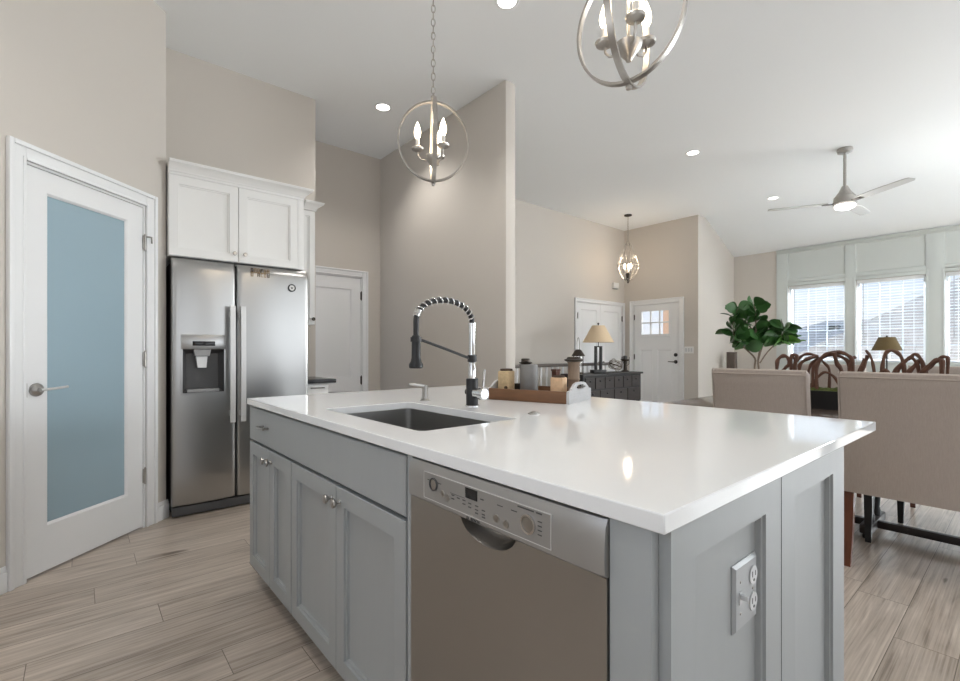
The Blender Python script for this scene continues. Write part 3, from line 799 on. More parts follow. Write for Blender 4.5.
for q in range(turns * 14 + 1):
    u_ = 2 + 35 * q / (turns * 14); k = min(int(u_), 38); w_ = u_ - k
    p = Vector(arc[k]).lerp(Vector(arc[k + 1]), w_); td = (Vector(arc[k + 1]) - Vector(arc[k])).normalized()
    n1 = Vector((0, 1, 0)); n2 = td.cross(n1).normalized(); t_ = 2 * PI * q / 14
    hel.append(p + (n1 * math.cos(t_) + n2 * math.sin(t_)) * .0128)
b.tube(hel, .0036, 8)
b.build('spring_coil', 'chrome', fc)
p = Vector(arc[36]); tdir = (Vector(arc[37]) - Vector(arc[35])).normalized()
MB().cyl(p - tdir * .014, p + tdir * .014, .0145, 18).build('spring_collar', 'chrome', fc)
MB().lathe([(0, 1.213), (.014, 1.213), (.017, 1.208), (.018, 1.125), (.022, 1.11), (.028, 1.10), (.028, 1.088), (.024, 1.084), (0, 1.084)], 22, (1.005, fy, 0)).build('spray_head', 'black', fc)
b = MB(); b.tube([(fx - .016, fy, 1.121), (1.15, fy, 1.1595), (1.024, fy, 1.197)], .0058, 10)
b.lathe([(.017, 1.105), (.020, 1.105), (.020, 1.135), (.017, 1.135)], 20, (fx, fy, 0)); b.lathe([(.0185, 1.188), (.022, 1.188), (.022, 1.206), (.0185, 1.206)], 20, (1.005, fy, 0)); b.build('support_arm', 'black', fc)
vb = MB(); vb.lathe([(0, fy - .025), (.022, fy - .025), (.022, fy - .055), (.026, fy - .058), (.026, fy - .080), (.022, fy - .084), (0, fy - .084)], 24, (fx, 0, .972), 'y'); vo = vb.build('valve', 'chrome', fc)
lvb = MB(); lvb.tube([(fx + .0, fy - .070, .99), (fx + .002, fy - .074, 1.03), (fx + .004, fy - .080, 1.075)], .004, 10, radii=[.006, .0045, .004]); lvb.build('lever', 'chrome', vo)
MB().lathe([(0, fy + .025), (.014, fy + .025), (.014, fy + .034), (0, fy + .036)], 18, (fx, 0, .975), 'y').build('side_cap', 'black', fc)

sd = thing('soap_dispenser', 'brushed nickel soap pump left of the faucet', 'dispenser', (1.261, 1.893, WT))
MB().lathe([(0, WT), (.025, WT), (.025, WT + .004), (.013, WT + .008), (.013, WT + .055), (.0145, WT + .057), (.0145, WT + .072), (0, WT + .074)], 22, (1.261, 1.893, 0)).build('body', 'nickel', sd)
MB().tube([(1.261, 1.893, WT + .068), (1.235, 1.893, WT + .074), (1.20, 1.893, WT + .080), (1.172, 1.893, WT + .083)], .006, 10, radii=[.009, .008, .006, .0045]).build('spout', 'nickel', sd)
asw = MB(); asw.lathe([(0, WT), (.022, WT), (.022, WT + .004), (.016, WT + .006), (.014, WT + .005), (.012, WT + .009), (0, WT + .010)], 26, (1.301, 1.22, 0))
tag(asw.build('disposal_button', 'nickel'), 'round metal push button set in the worktop before the tray', 'button')

# tray and what stands in it
TH = math.radians(17); NCx, NCy = 1.653, 1.338
TF = Matrix.Translation((NCx, NCy, WT)) @ Matrix.Rotation(TH, 4, 'Z')     # x across (away), y along (left), z up
tr = thing('serving_tray', 'long brown wooden tray with whitewashed handle ends on the worktop', 'tray', (NCx, NCy, WT), TH)
TL, TWd = .43, .285
MB(TF).box(.013, TWd - .013, .012, TL - .012, 0, .010).build('tray_bottom', 'traywood', tr)
for (x0, x1) in ((0, .012), (TWd - .012, TWd)): MB(TF).box(x0, x1, .0125, TL - .0125, 0, .055, .002).build('side_rail', 'traywood', tr)
for (y0, y1) in ((0, .012), (TL - .012, TL)):
    b = MB(TF)
    # two halves around the hand slot
    lower = [(0, 0), (TWd, 0), (TWd, .055), (TWd - .035, .060), (.18, .060), (.105, .060), (.035, .060), (0, .055)]
    b.prism(lower, y0, y1, 'y')
    b.prism([(.105, .060), (.035, .060), (.035, .064), (.075, .086), (.105, .092)], y0, y1, 'y')
    b.prism([(.18, .060), (TWd - .035, .060), (TWd - .035, .064), (TWd - .075, .086), (.18, .092)], y0, y1, 'y')
    b.prism([(.105, .080), (.18, .080), (.18, .092), (.105, .092)], y0, y1, 'y')
    b.build('end_board', 'whitewash', tr)
b = MB(TF)
b.tube([(.095, -.003, .070), (.105, -.006, .070), (.18, -.006, .070), (.19, -.003, .070)], .004, 8); b.build('handle_bar', 'bronze', tr)
def at_tray(a, b_): return TF @ Vector((b_, a, .0102))
def canister(name, label, cat, a, b_, r, h, mt, lidmt, parts):
    p = at_tray(a, b_); t = thing(name, label, cat, p)
    parts(t, p, r, h)
    return t
p = at_tray(.375, .10); t = thing('candle_holder', 'tan straw wrapped candle holder nearest the faucet in the tray', 'candle holder', p)
b = MB(Matrix.Translation(p) @ Matrix.Rotation(.35, 4, 'Z')); b.box(-.033, .033, -.033, .033, 0, .128, .007); b.build('sleeve', 'burlap', t)
b = MB(Matrix.Translation(p)); b.lathe([(0, .128), (.030, .128), (.033, .131), (.030, .138), (.02, .139), (0, .136)], 14); b.build('bark_rim', 'bark', t)
b = MB(Matrix.Translation(p)); b.sphere((-.028, -.026, .045), .009, seg=10, ring=8); b.build('stud', 'bark', t)
p = at_tray(.278, .16); t = thing('tin_canister', 'tall grey tin canister with a dark lid in the tray', 'canister', p)
MB(Matrix.Translation(p)).lathe([(0, 0), (.044, 0), (.045, .004), (.045, .152), (.042, .158), (.038, .160), (0, .160)], 32).build('body', 'zinc', t)
q = p + Vector((-.012, .012, 0))
MB(Matrix.Translation(q)).lathe([(0, .1605), (.022, .1605), (.032, .166), (.034, .170), (.024, .172), (.022, .174), (.022, .188), (.018, .190), (0, .190)], 28).build('lid', 'bronze', t)
p = at_tray(.085, .085); t = thing('candle_holder', 'pinkish tan bark candle holder at the near end of the tray', 'candle holder', p)
b = MB(Matrix.Translation(p) @ Matrix.Rotation(.3, 4, 'Z')); b.box(-.031, .031, -.031, .031, 0, .104, .006); b.build('sleeve', 'cork', t)
b = MB(Matrix.Translation(p)); b.lathe([(0, .104), (.028, .104), (.030, .107), (.026, .113), (0, .111)], 14); b.build('bark_rim', 'bark', t)
b = MB(Matrix.Translation(p)); b.sphere((-.03, -.018, .03), .009, seg=10, ring=8); b.build('stud', 'bark', t)
p = at_tray(.062, .215); t = thing('wooden_urn', 'brown turned wood urn with a wide flat rim at the tray end', 'urn', p)
MB(Matrix.Translation(p)).lathe([(0, 0), (.026, 0), (.027, .01), (.027, .085), (.030, .088), (.030, .093), (.028, .096), (.028, .165), (.034, .175), (0, .175)], 26).build('body', 'urnwood', t)
MB(Matrix.Translation(p)).lathe([(0, .1752), (.036, .1752), (.045, .180), (.046, .186), (.036, .189), (.03, .198), (0, .198)], 26).build('rim', 'bronze', t)
p = at_tray(.375, .215); t = MB(Matrix.Translation(p)); t.lathe([(0, 0), (.026, 0), (.030, .02), (.022, .05), (.024, .058), (0, .060)], 20)
tag(t.build('small_jar', 'bronze'), 'small dark jar at the faucet end of the tray', 'jar')

# ------------------------------------------------------------------ fridge wall
FF = frame((0, 3.80, 0), (1, 0, 0))
fr = thing('refrigerator', 'stainless steel side by side refrigerator with an ice dispenser', 'refrigerator', (.94, 4.07, 0))
MB().box(.486, 1.405, 3.868, 4.34, .02, 1.775, .004).build('body', 'darkgrey', fr)
for x in (.55, 1.34):
    for y in (3.92, 4.28): MB().cyl((x, y, 0), (x, y, .0198), .02, 12).build('foot', 'gap', fr)
b = MB(); b.box(.482, 1.408, 3.822, 3.866, .012, .074, .004)
b.build('toe_grille', 'darkgrey', fr)
def fridge_door(a0, a1, hole):
    b = MB(FF)
    n = 14; xs = sorted(set([a0 + (a1 - a0) * k / n for k in range(n + 1)] + ([hole[0], hole[1]] if hole else [])))
    zs = [.085, .088, .10, .3, .5, .7] + ([hole[2]] if hole else []) + [.85 if not hole else .9, 1.0] + ([hole[3]] if hole else []) + [1.3, 1.5, 1.65, 1.72, 1.745, 1.765, 1.78, 1.79, 1.795]
    zs = sorted(set(zs))
    w = a1 - a0
    def c(x, z):
        q = (2 * (x - a0) / w - 1); bow = -.010 * q * q
        e = min(x - a0, a1 - x)
        if e < .012: bow -= .010 * (1 - e / .012) ** 2
        if z > 1.72: bow -= .030 * ((z - 1.72) / .075) ** 2.4
        if z < .10: bow -= .008 * ((.10 - z) / .015) ** 2
        return bow
    xs = sorted(set(xs + [a0 + .003, a0 + .007, a0 + .012, a1 - .012, a1 - .007, a1 - .003]))
    V = [[b.v((x, z, c(x, z))) for z in zs] for x in xs]
    for i in range(len(xs) - 1):
        for j in range(len(zs) - 1):
            if hole and hole[0] - 1e-6 <= xs[i] and xs[i + 1] <= hole[1] + 1e-6 and hole[2] - 1e-6 <= zs[j] and zs[j + 1] <= hole[3] + 1e-6: continue
            b.f([V[i][j], V[i + 1][j], V[i + 1][j + 1], V[i][j + 1]])
    per = [V[i][0] for i in range(len(xs))] + [V[-1][j] for j in range(1, len(zs))] + [V[i][-1] for i in range(len(xs) - 2, -1, -1)] + [V[0][j] for j in range(len(zs) - 2, 0, -1)]
    inv = b.m.inverted()
    back = [b.v(((inv @ v.co).x, (inv @ v.co).y, -.062)) for v in per]
    for k in range(len(per)):
        k2 = (k + 1) % len(per); b.f([per[k2], per[k], back[k], back[k2]])
    b.f(back)
    return b.build('door', 'steel', fr, smooth=40)
HO = (.536, .800, .855, 1.262)
fd1 = fridge_door(.478, .874, HO)
fd2 = fridge_door(.884, 1.413, None)
MB(FF).box(.875, .883, .09, 1.78, -.06, -.02).build('door_gasket', 'gap', fr)
for (x, par) in ((.842, fd1), (.912, fd2)):
    h = MB(FF)
    h.tube([(x, .640, .052), (x, 1.06, .058), (x, 1.480, .052)], 0, flat=(.034, .018), up=(FF.to_3x3() @ Vector((1, 0, 0))) if False else (1, 0, 0))
    for z in (.70, 1.42): h.box(x - .012, x + .012, z - .02, z + .02, -.012, .048, .003)
    h.build('handle', 'silver', par)
ds = MB(FF); ds.box(HO[0] - .006, HO[1] + .006, 1.165, 1.268, -.03, .006, .004)
dpn = ds.build('dispenser_panel', 'steel', fd1)
MB(FF).box(.598, .738, 1.190, 1.222, .002, .0072, .001).build('dispenser_display', 'screen', dpn)
b = MB(FF); b.grid(HO[0] - .006, HO[1] + .006, .849, 1.166, -.03, .004, [(HO[0] + .004, HO[1] - .004, .862, 1.166)])
b.build('dispenser_bezel', 'steel', fd1)
b = MB(FF); b.ring(HO[0] + .004, HO[1] - .004, .862, 1.165, [(0, .003), (.002, -.02), (.030, -.055)]); b.build('dispenser_recess', 'darkgrey', fd1)
b = MB(FF); b.prism([(.607, 1.165), (.715, 1.165), (.705, 1.118), (.617, 1.118)], -.055, -.004, 'z'); b.build('dispenser_chute', 'midgrey', fd1)
b = MB(FF); b.prism([(.625, 1.115), (.695, 1.115), (.688, 1.035), (.634, 1.035)], -.048, -.022, 'z'); b.build('dispenser_paddle', 'silver', fd1)
b = MB(FF); b.box(HO[0] + .032, HO[1] - .032, .863, .885, -.052, -.006, .002); b.build('drip_tray', 'midgrey', fd1)
# magnets
mg = thing('letter_magnet', 'small brown cut-out letter magnet on the top of the fridge door', 'magnet', (1.037, 3.796, 1.745))
mf = frame((1.037, 3.8055, 1.745), (1, 0, 0))
rr = random.Random(3)
for row, z in ((0, .018), (1, -.018)):
    for k in range(6):
        x = -.060 + k * .023
        if row == 1 and k == 1: continue
        b = MB(mf); w = .017
        b.box(x, x + .005, z - .014, z + .014, 0, .006)
        if rr.random() < .7: b.box(x + .012, x + .017, z - .014, z + .014, 0, .006)
        for dz in rr.sample([-.0115, 0, .0115], 2): b.box(x, x + w, z + dz - .0025, z + dz + .0025, 0, .0058)
        b.build('letter', 'letters' if (row + k) % 3 else 'bark', mg)
MB(mf).box(-.062, .078, -.004, .004, -.001, .003).build('backing_strip', 'letters', mg)
rm = thing('round_magnet', 'round black ringed white magnet on the right fridge door', 'magnet', (1.276, 3.803, 1.651))
rf = frame((1.276, 3.8025, 1.651), (1, 0, 0))
MB(rf).lathe([(0, 0), (.022, 0), (.022, .005), (0, .005)], 28, axis='z').build('face', 'platewhite', rm)
MB(rf).lathe([(.021, 0), (.030, 0), (.030, .008), (.021, .008)], 28, axis='z', cap=False).build('rim', 'black', rm)
b = MB(rf); b.prism([(-.010, .007), (-.003, .007), (.001, -.001), (.006, .007), (.011, .007), (.003, -.010), (-.001, -.010)], .005, .0065, 'z'); b.build('emblem', 'print', rm)

CF = frame((0, 3.84, 0), (1, 0, 0))
def crown(fr_, a0, a1, b0, parent, ret, left=False):
    b = MB(fr_)
    prof = [(.0, 0), (.007, 0), (.009, .010), (.013, .014), (.018, .022), (.030, .036), (.048, .048), (.056, .052), (.056, .058), (.061, .060), (.061, .068)]
    if not ret: pass
    rows = []
    for out, z in prof:
        rows.append([b.v((a0, b0 + z, -.30)), b.v((a0, b0 + z, out)), b.v((a1 + out, b0 + z, out)), b.v((a1 + out, b0 + z, -.30))])
    for p, q in zip(rows, rows[1:]):
        for k in range(4): b.f([p[k], p[(k + 1) % 4], q[(k + 1) % 4], q[k]])
    b.f(rows[0][::-1]); b.f(rows[-1])
    return b.build('crown_moulding', 'cabwhite', parent)
uc = thing('upper_cabinet', 'white two door cabinet above the refrigerator', 'cabinet', (.92, 4.1, 1.81))
MB(CF).box(.462, 1.385, 1.812, 2.39, -.508, -.021).build('carcass', 'cabwhite', uc)
MB(CF).box(1.338, 1.386, 1.812, 2.39, -.0205, -.004, .001).build('end_stile', 'cabwhite', uc)
MB(CF).box(.462, 1.386, 2.372, 2.3915, -.0204, .0005, .001).build('top_rail', 'cabwhite', uc)
for (a0, a1, k) in ((.464, .8995, .872), (.9025, 1.336, .944)):
    d = shaker('door', CF, a0, a1, 1.814, 2.370, -.0203, 0, 'cabwhite', uc, st=.058)
    knob(CF, k, 1.873, 0, d)
crown(CF, .462, 1.386, 2.392, uc, True)
C2 = frame((0, 4.03, 0), (1, 0, 0))
u2 = thing('upper_cabinet', 'narrow white wall cabinet set back right of the refrigerator', 'cabinet', (1.47, 4.2, 1.378))
MB(C2).box(1.418, 1.552, 1.378, 2.36, -.318, -.021).build('carcass', 'cabwhite', u2)
d = shaker('door', C2, 1.420, 1.550, 1.38, 2.358, -.0205, 0, 'cabwhite', u2, st=.045)
knob(C2, 1.530, 1.428, 0, d, 'bronze')
crown(C2, 1.452, 1.552, 2.362, u2, True)
B2 = frame((0, 3.88, 0), (1, 0, 0))
bc = thing('base_cabinet', 'white base cabinet beside the refrigerator under a black counter', 'cabinet', (1.52, 4.1, 0))
MB(B2).box(1.425, 1.612, .10, .884, -.468, -.021).build('carcass', 'cabwhite', bc)
MB(B2).box(1.425, 1.612, 0, .0995, -.468, -.08).build('toe_kick', 'kick', bc)
f = flat_front('drawer', B2, 1.428, 1.609, .73, .872, -.0205, 0, 'cabwhite', bc)
b = MB(B2); b.box(1.45, 1.57, .842, .850, .012, .020, .002); b.box(1.46, 1.468, .842, .850, 0, .0125); b.box(1.552, 1.56, .842, .850, 0, .0125); b.build('bar_pull', 'bronze', f)
shaker('door', B2, 1.428, 1.609, .105, .722, -.0205, 0, 'cabwhite', bc, st=.045)
tag(MB().box(1.425, 1.665, 3.85, 4.348, .885, .917, .003).build('stone_counter', 'stone'), 'short black stone counter right of the refrigerator', 'countertop')

# ------------------------------------------------------------------ pendants over the island
def pendant(label):
    t = thing('pendant_light', label, 'pendant light', (0, 0, 0), 0, 'ring pendants above the island')
    A, B = .172, .195
    for k in (0, 1):
        ang = k * PI / 2; d = Vector((math.cos(ang), math.sin(ang), 0)); nrm = Vector((-math.sin(ang), math.cos(ang), 0))
        pts = [d * (A + (.004 if k else 0)) * math.cos(2 * PI * q / 56) + Vector((0, 0, 1)) * (B + (.004 if k else 0)) * math.sin(2 * PI * q / 56) for q in range(56)]
        MB().tube(pts, 0, closed=True, flat=(.020, .008), up=nrm).build('hoop', 'pendantmetal', t)
    MB().lathe([(0, -.199), (.006, -.201), (.008, -.206), (.010, -.212), (.008, -.219), (0, -.222)], 14).build('bottom_finial', 'pendantmetal', t) 
    MB().lathe([(0, .190), (.012, .190), (.012, .222), (.006, .226), (.004, .24), (0, .24)], 14).build('top_loop', 'pendantmetal', t)
    MB().cyl((0, 0, -.105), (0, 0, .20), .0055, 10).build('stem', 'pendantmetal', t)
    MB().lathe([(0, -.132), (.008, -.130), (.012, -.122), (.016, -.118), (.040, -.088), (.043, -.076), (.036, -.071), (.0, -.069)], 20).build('hub', 'pendantmetal', t)
    for k in range(3):
        a = math.radians(65 + 120 * k); ux, uy = math.cos(a), math.sin(a)
        pt = lambda r, z: (ux * r, uy * r, z)
        arm = MB(); arm.tube([pt(.026, -.088), pt(.042, -.098), pt(.062, -.094), pt(.075, -.078), pt(.078, -.058)], .0042, 8); ao = arm.build('arm', 'pendantmetal', t)
        MB().lathe([(0, -.060), (.012, -.058), (.028, -.050), (.031, -.042), (.027, -.038), (.012, -.038), (.012, -.030), (0, -.030)], 18, (ux * .078, uy * .078, 0)).build('candle_cup', 'pendantmetal', ao)
        MB().lathe([(0, -.030), (.0095, -.030), (.0095, .002), (0, .002)], 14, (ux * .078, uy * .078, 0)).build('candle_sleeve', 'candlewhite', ao)
        MB().lathe([(0, .0022), (.008, .004), (.014, .018), (.0165, .034), (.014, .052), (.008, .072), (.003, .086), (0, .090)], 16, (ux * .078, uy * .078, 0)).build('bulb', 'bulbglass', ao)
    c = MB(); z = .236; k = 0; top = 3.5 - 2.19 - .03
    while z < top:
        rot = Matrix.Rotation(PI / 2, 4, 'X') if k % 2 == 0 else Matrix.Rotation(PI / 2, 4, 'Z') @ Matrix.Rotation(PI / 2, 4, 'X')
        m = Matrix.Translation((0, 0, z + .018)) @ rot @ Matrix.Rotation(PI / 2, 4, 'Z')
        pts = [m @ Vector((.020 * math.cos(2 * PI * q / 12), .0095 * math.sin(2 * PI * q / 12), 0)) for q in range(12)]
        c.tube(pts, .0024, 6, closed=True, up=m.to_3x3() @ Vector((0, 0, 1)))
        z += .0335; k += 1
    c.build('chain', 'pendantmetal', t)
    w = MB(); w.tube([(.006 * math.sin(q * 1.7), .006 * math.cos(q * 1.7), .22 + (top - .22) * q / 24) for q in range(25)], .0018, 6); w.build('cord', 'silver', t)
    MB().lathe([(0, top - .004), (.01, top - .004), (.05, top + .006), (.062, top + .022), (.062, top + .0295), (0, top + .0295)], 24).build('ceiling_canopy', 'pendantmetal', t)
    return t
p1 = pendant('round hoop pendant with lit candle bulbs hanging whole in view near the partition')
V1 = math.atan2(1.93, 1.335)
place(p1, (1.335, 1.93, 2.19), V1 - PI / 2 + .05, p1['label'])
p2 = copy_tree(p1)
place(p2, (1.335, .840, 2.205), math.radians(-78), 'hoop pendant cut off by the top of the picture above the island')

def bulb_light(name, loc, power, col=(1, .82, .62), rad=.05):
    d = bpy.data.lights.new(name, 'POINT'); d.energy = power; d.color = col; d.shadow_soft_size = rad
    o = bpy.data.objects.new(name, d); COL.objects.link(o); o.location = loc
bulb_light('pendant_glow', (1.335, 1.93, 2.30), 2.5)
bulb_light('pendant_glow', (1.335, .84, 2.30), 2.5)

# recessed lights
def downlight(x, y, label, power=26):
    t = thing('recessed_light', label, 'ceiling light', (x, y, H), 0, 'recessed ceiling lights')
    MB().lathe([(.062, H - .0005), (.082, H - .0005), (.082, H - .004), (.074, H - .008), (.062, H - .006)], 28, (x, y, 0), cap=False).build('trim_ring', 'trim', t)
    MB().lathe([(0, H - .003), (.0615, H - .003), (.0615, H - .001), (0, H - .001)], 28, (x, y, 0)).build('lens', 'lens', t)
    d = bpy.data.lights.new('downlight_beam', 'SPOT'); d.energy = power; d.color = (1, .96, .91); d.spot_size = math.radians(125); d.spot_blend = .7; d.shadow_soft_size = .06
    o = bpy.data.objects.new('downlight_beam', d); COL.objects.link(o); o.location = (x, y, H - .012)
downlight(2.222, 4.059, 'recessed ceiling light between the soffit and the pendant', 46)
downlight(2.184, 2.293, 'recessed ceiling light cut by the top edge of the picture', 42)
downlight(5.522, 2.618, 'recessed ceiling light midway along the bare ceiling')
downlight(8.093, 2.601, 'recessed ceiling light beside the fan blade tip')

# ceiling fan
FX, FY = 6.76, 1.43
fn = thing('ceiling_fan', 'three blade brushed nickel ceiling fan with a glowing lens', 'fan', (FX, FY, H))
F_ = Matrix.Translation((FX, FY, 0))
MB(F_).lathe([(0, H), (.075, H), (.078, H - .02), (.07, H - .045), (.03, H - .062), (0, H - .062)], 28).build('ceiling_canopy', 'pendantmetal', fn)
MB(F_).cyl((0, 0, 3.04), (0, 0, H - .06), .016, 14).build('down_rod', 'pendantmetal', fn)
MB(F_).lathe([(0, 3.07), (.03, 3.065), (.045, 3.03), (.06, 3.0), (.095, 2.95), (.105, 2.94), (.108, 2.89), (.115, 2.885), (.115, 2.86), (.095, 2.85), (0, 2.85)], 32).build('motor_housing', 'pendantmetal', fn)
MB(F_).lathe([(0, 2.849), (.098, 2.849), (.105, 2.835), (.095, 2.815), (.06, 2.80), (0, 2.795)], 32).build('light_lens', 'fanlens', fn)
for k in range(3):
    a = math.radians(-4 + 120 * k)
    Mx = F_ @ Matrix.Translation((0, 0, 2.868)) @ Matrix.Rotation(a, 4, 'Z') @ Matrix.Rotation(math.radians(-5), 4, 'X')
    b = MB(Mx); b.box(.10, .22, -.03, .03, -.004, .004, .002); bo = b.build('blade_arm', 'bronze', fn)
    b = MB(Mx); b.prism([(.17, -.055), (.40, -.068), (.72, -.058), (.765, -.045), (.77, .03), (.74, .055), (.40, .062), (.17, .05)], .0045, .0125, 'z'); b.build('blade', 'fanblade', fn)
bulb_light('fan_glow', (FX, FY, 2.74), 6, (1, .96, .9), .08)

# foyer chandelier
CX, CY = 7.198, 4.541
ch = thing('chandelier', 'teardrop wire and crystal chandelier hanging in the foyer corner', 'chandelier', (CX, CY, H))
G = Matrix.Translation((CX, CY, 0))
MB(G).lathe([(0, H), (.065, H), (.065, H - .015), (.02, H - .03), (0, H - .03)], 20).build('ceiling_canopy', 'bronze', ch)
c = MB(G)
z = 3.07
k = 0
while z < H - .03:
    pts = [(.010 * math.sin(2 * PI * q / 8) * (1 if k % 2 else 0), .010 * math.sin(2 * PI * q / 8) * (0 if k % 2 else 1), z + .018 + .019 * math.cos(2 * PI * q / 8)) for q in range(8)]
    c.tube(pts, .003, 5, closed=True); z += .032; k += 1
c.build('chain', 'pendantmetal', ch)
prof = [(.012, 3.06), (.05, 2.99), (.085, 2.90), (.135, 2.78), (.178, 2.66), (.175, 2.58), (.13, 2.47), (.07, 2.39), (.012, 2.35)]
for q in range(8):
    a = q * PI / 4
    MB(G).tube([(r * math.cos(a), r * math.sin(a), z) for r, z in prof], .0045, 6).build('rib', 'pendantmetal', ch)
b = MB(G)
for (r, z) in ((.05, 2.99), (.178, 2.64), (.07, 2.39)):
    b.tube([(r * math.cos(2 * PI * q / 24), r * math.sin(2 * PI * q / 24), z) for q in range(24)], .004, 6, closed=True)
b.build('hoop', 'bronze', ch)
b = MB(G)
for r, z in prof[1:8]:
    n = 12 if r > .1 else 6
    for q in range(n):
        a = 2 * PI * (q + .5) / n; b.sphere((r * math.cos(a), r * math.sin(a), z), .010, seg=6, ring=4)
b.build('crystal_beads', 'crystal', ch)
MB(G).lathe([(0, 2.32), (.015, 2.335), (.02, 2.36), (.04, 2.48), (.03, 2.50), (0, 2.50)], 14).build('hub', 'bronze', ch)
for q in range(3):
    a = 2 * PI * q / 3 + .4; x, y = .06 * math.cos(a), .06 * math.sin(a)
    arm = MB(G).tube([(0, 0, 2.48), (x * .7, y * .7, 2.47), (x, y, 2.53)], .005, 6).build('arm', 'bronze', ch)
    MB(G).lathe([(0, 2.53), (.012, 2.53), (.012, 2.57), (0, 2.57)], 10, (x, y, 0)).build('candle_sleeve', 'candlewhite', arm)
    MB(G).lathe([(0, 2.57), (.014, 2.585), (.019, 2.605), (.014, 2.64), (.004, 2.67), (0, 2.672)], 12, (x, y, 0)).build('bulb', 'bulbglass', arm)
bulb_light('chandelier_glow', (CX, CY, 2.70), 5, (1, .78, .55))

# ------------------------------------------------------------------ dining group
def dining_chair(label):
    t = thing('dining_chair', label, 'chair', (0, 0, 0), 0, 'upholstered chairs around the dining table')
    W = .255     # half width; the back is at x=0, the seat runs to +x
    b = MB()
    st = [(.40, .015, .105), (.55, .008, .10), (.75, -.006, .085), (.95, -.028, .06), (1.016, -.036, .045), (1.036, -.034, .035), (1.043, -.024, .022)]
    L = []
    for z, x0, x1 in st:
        w = W + (.004 if z > 1.0 else 0) - (.010 if z > 1.02 else 0)
        r = .012
        L.append([b.v(p) for p in ((x0 + r, -w, z), (x0, -w + r, z), (x0, w - r, z), (x0 + r, w, z), (x1 - r, w, z), (x1, w - r, z), (x1, -w + r, z), (x1 - r, -w, z))])
    for p, q in zip(L, L[1:]):
        for k in range(8): b.f([p[k], p[(k + 1) % 8], q[(k + 1) % 8], q[k]])
    b.f(L[0][::-1]); b.f(L[-1]); bk = b.build('backrest', 'fabric', t, smooth=45)
    pp = MB()
    for s in (-1, 1):
        pp.tube([(x0 + .004, s * (W - .004) + s * (.003), z) for z, x0, x1 in st], .0042, 6)
    pp.tube([(-.036, -W, 1.015), (-.038, 0, 1.015), (-.036, W, 1.015)], .0042, 6)
    pp.build('piping', 'fabric', bk)
    b = MB(); b.box(.1055, .56, -W, W, .40, .485, .018, 3); b.build('seat', 'fabric', t, smooth=50)
    for (x, y, dx) in ((.075, -.225, -.05), (.075, .225, -.05), (.515, -.225, 0), (.515, .225, 0)):
        b = MB(); h0 = .021; h1 = .014
        L = []
        for z, hw, ox in ((.3995, h0, 0), (.2, .019, dx * .35), (0, h1, dx)):
            L.append([b.v((x + ox + sx * hw, y + sy * hw, z)) for sx, sy in ((-1, -1), (1, -1), (1, 1), (-1, 1))])
        for p, q in zip(L, L[1:]):
            for k in range(4): b.f([p[k], p[(k + 1) % 4], q[(k + 1) % 4], q[k]])
        b.f(L[0]); b.f(L[-1][::-1]); lg = b.build('leg', 'mahogany' if dx else 'black', t)
        if not dx: lg['label'] = 'black front leg'
    return t
CHX = 3.12
c1 = dining_chair('beige upholstered chair nearest the picture edge, seen from behind with legs showing')
place(c1, (CHX, .428, 0), 0, c1['label'])
place(copy_tree(c1), (CHX, 1.085, 0), 0, 'beige upholstered chair seen from behind, in front of the potted fig')
place(copy_tree(c1), (4.72, 1.125, 0), PI, 'beige chair across the table behind the vine arches, nearer the fig')
place(copy_tree(c1), (4.72, .36, 0), PI, 'beige chair across the table in front of the olive shaded lamp')

TX0, TX1, TY0, TY1 = 3.39, 4.42, -.52, 1.845
tb = thing('dining_table', 'dark walnut trestle dining table behind the beige chairs', 'table', ((TX0 + TX1) / 2, (TY0 + TY1) / 2, 0))
MB().box(TX0, TX1, TY0, TY1, .722, .760, .004).build('tabletop', 'tabletop', tb)
MB().box(TX0 + .35, TX1 - .35, TY0 + .1, TY1 - .1, .655, .7215, .002).build('apron', 'espresso', tb)
for y in (-.22, .675, 1.57):
    for x in (3.79, 3.965):
        b = MB(); b.lathe([(0, .085), (.026, .085), (.026, .12), (.02, .14), (.024, .2), (.027, .38), (.022, .52), (.028, .56), (.03, .60), (.03, .6545), (0, .6545)], 18, (x, y, 0)); b.build('leg', 'black', tb)
    b = MB(); b.box(3.67, 4.09, y - .03, y + .03, .030, .0845, .006)
    for x in (3.70, 4.06): b.lathe([(0, 0), (.018, 0), (.022, .01), (.018, .030), (0, .030)], 12, (x, y, 0))
    b.build('trestle_foot', 'espresso', tb)
b = MB(); b.box(3.835, 3.875, -.5, 1.9, .036, .080, .003); 
b.box(3.832, 3.878, -.5, -.44, .0, .036); b.box(3.832, 3.878, 1.84, 1.9, .0, .036)
b.build('stretcher', 'espresso', tb)

pl = thing('centrepiece_planter', 'long black trough of moss and twisted vine arches on the dining table', 'planter', (3.9, .78, .7602))
b = MB(); px0, px1, py0, py1 = 3.80, 4.00, .22, 1.32
b.ring(px0, px1, py0, py1, [(.006, .7602), (0, .885), (.010, .885), (.014, .84)], cap=True, back=True)
b.build('trough', 'black', pl)
ms = MB(); nx, ny = 8, 44; rr = random.Random(5); V = []
for i in range(nx + 1):
    V.append([])
    for j in range(ny + 1):
        ex = min(i, nx - i) / nx; z = .872 + .030 * min(1, ex * 3.2) + rr.uniform(-.008, .010)
        V[-1].append(ms.v((px0 + .011 + (px1 - px0 - .022) * i / nx, py0 + .011 + (py1 - py0 - .022) * j / ny, z)))
for i in range(nx):
    for j in range(ny): ms.f([V[i][j], V[i + 1][j], V[i + 1][j + 1], V[i][j + 1]])
ms.build('moss', 'moss', pl, smooth=80)
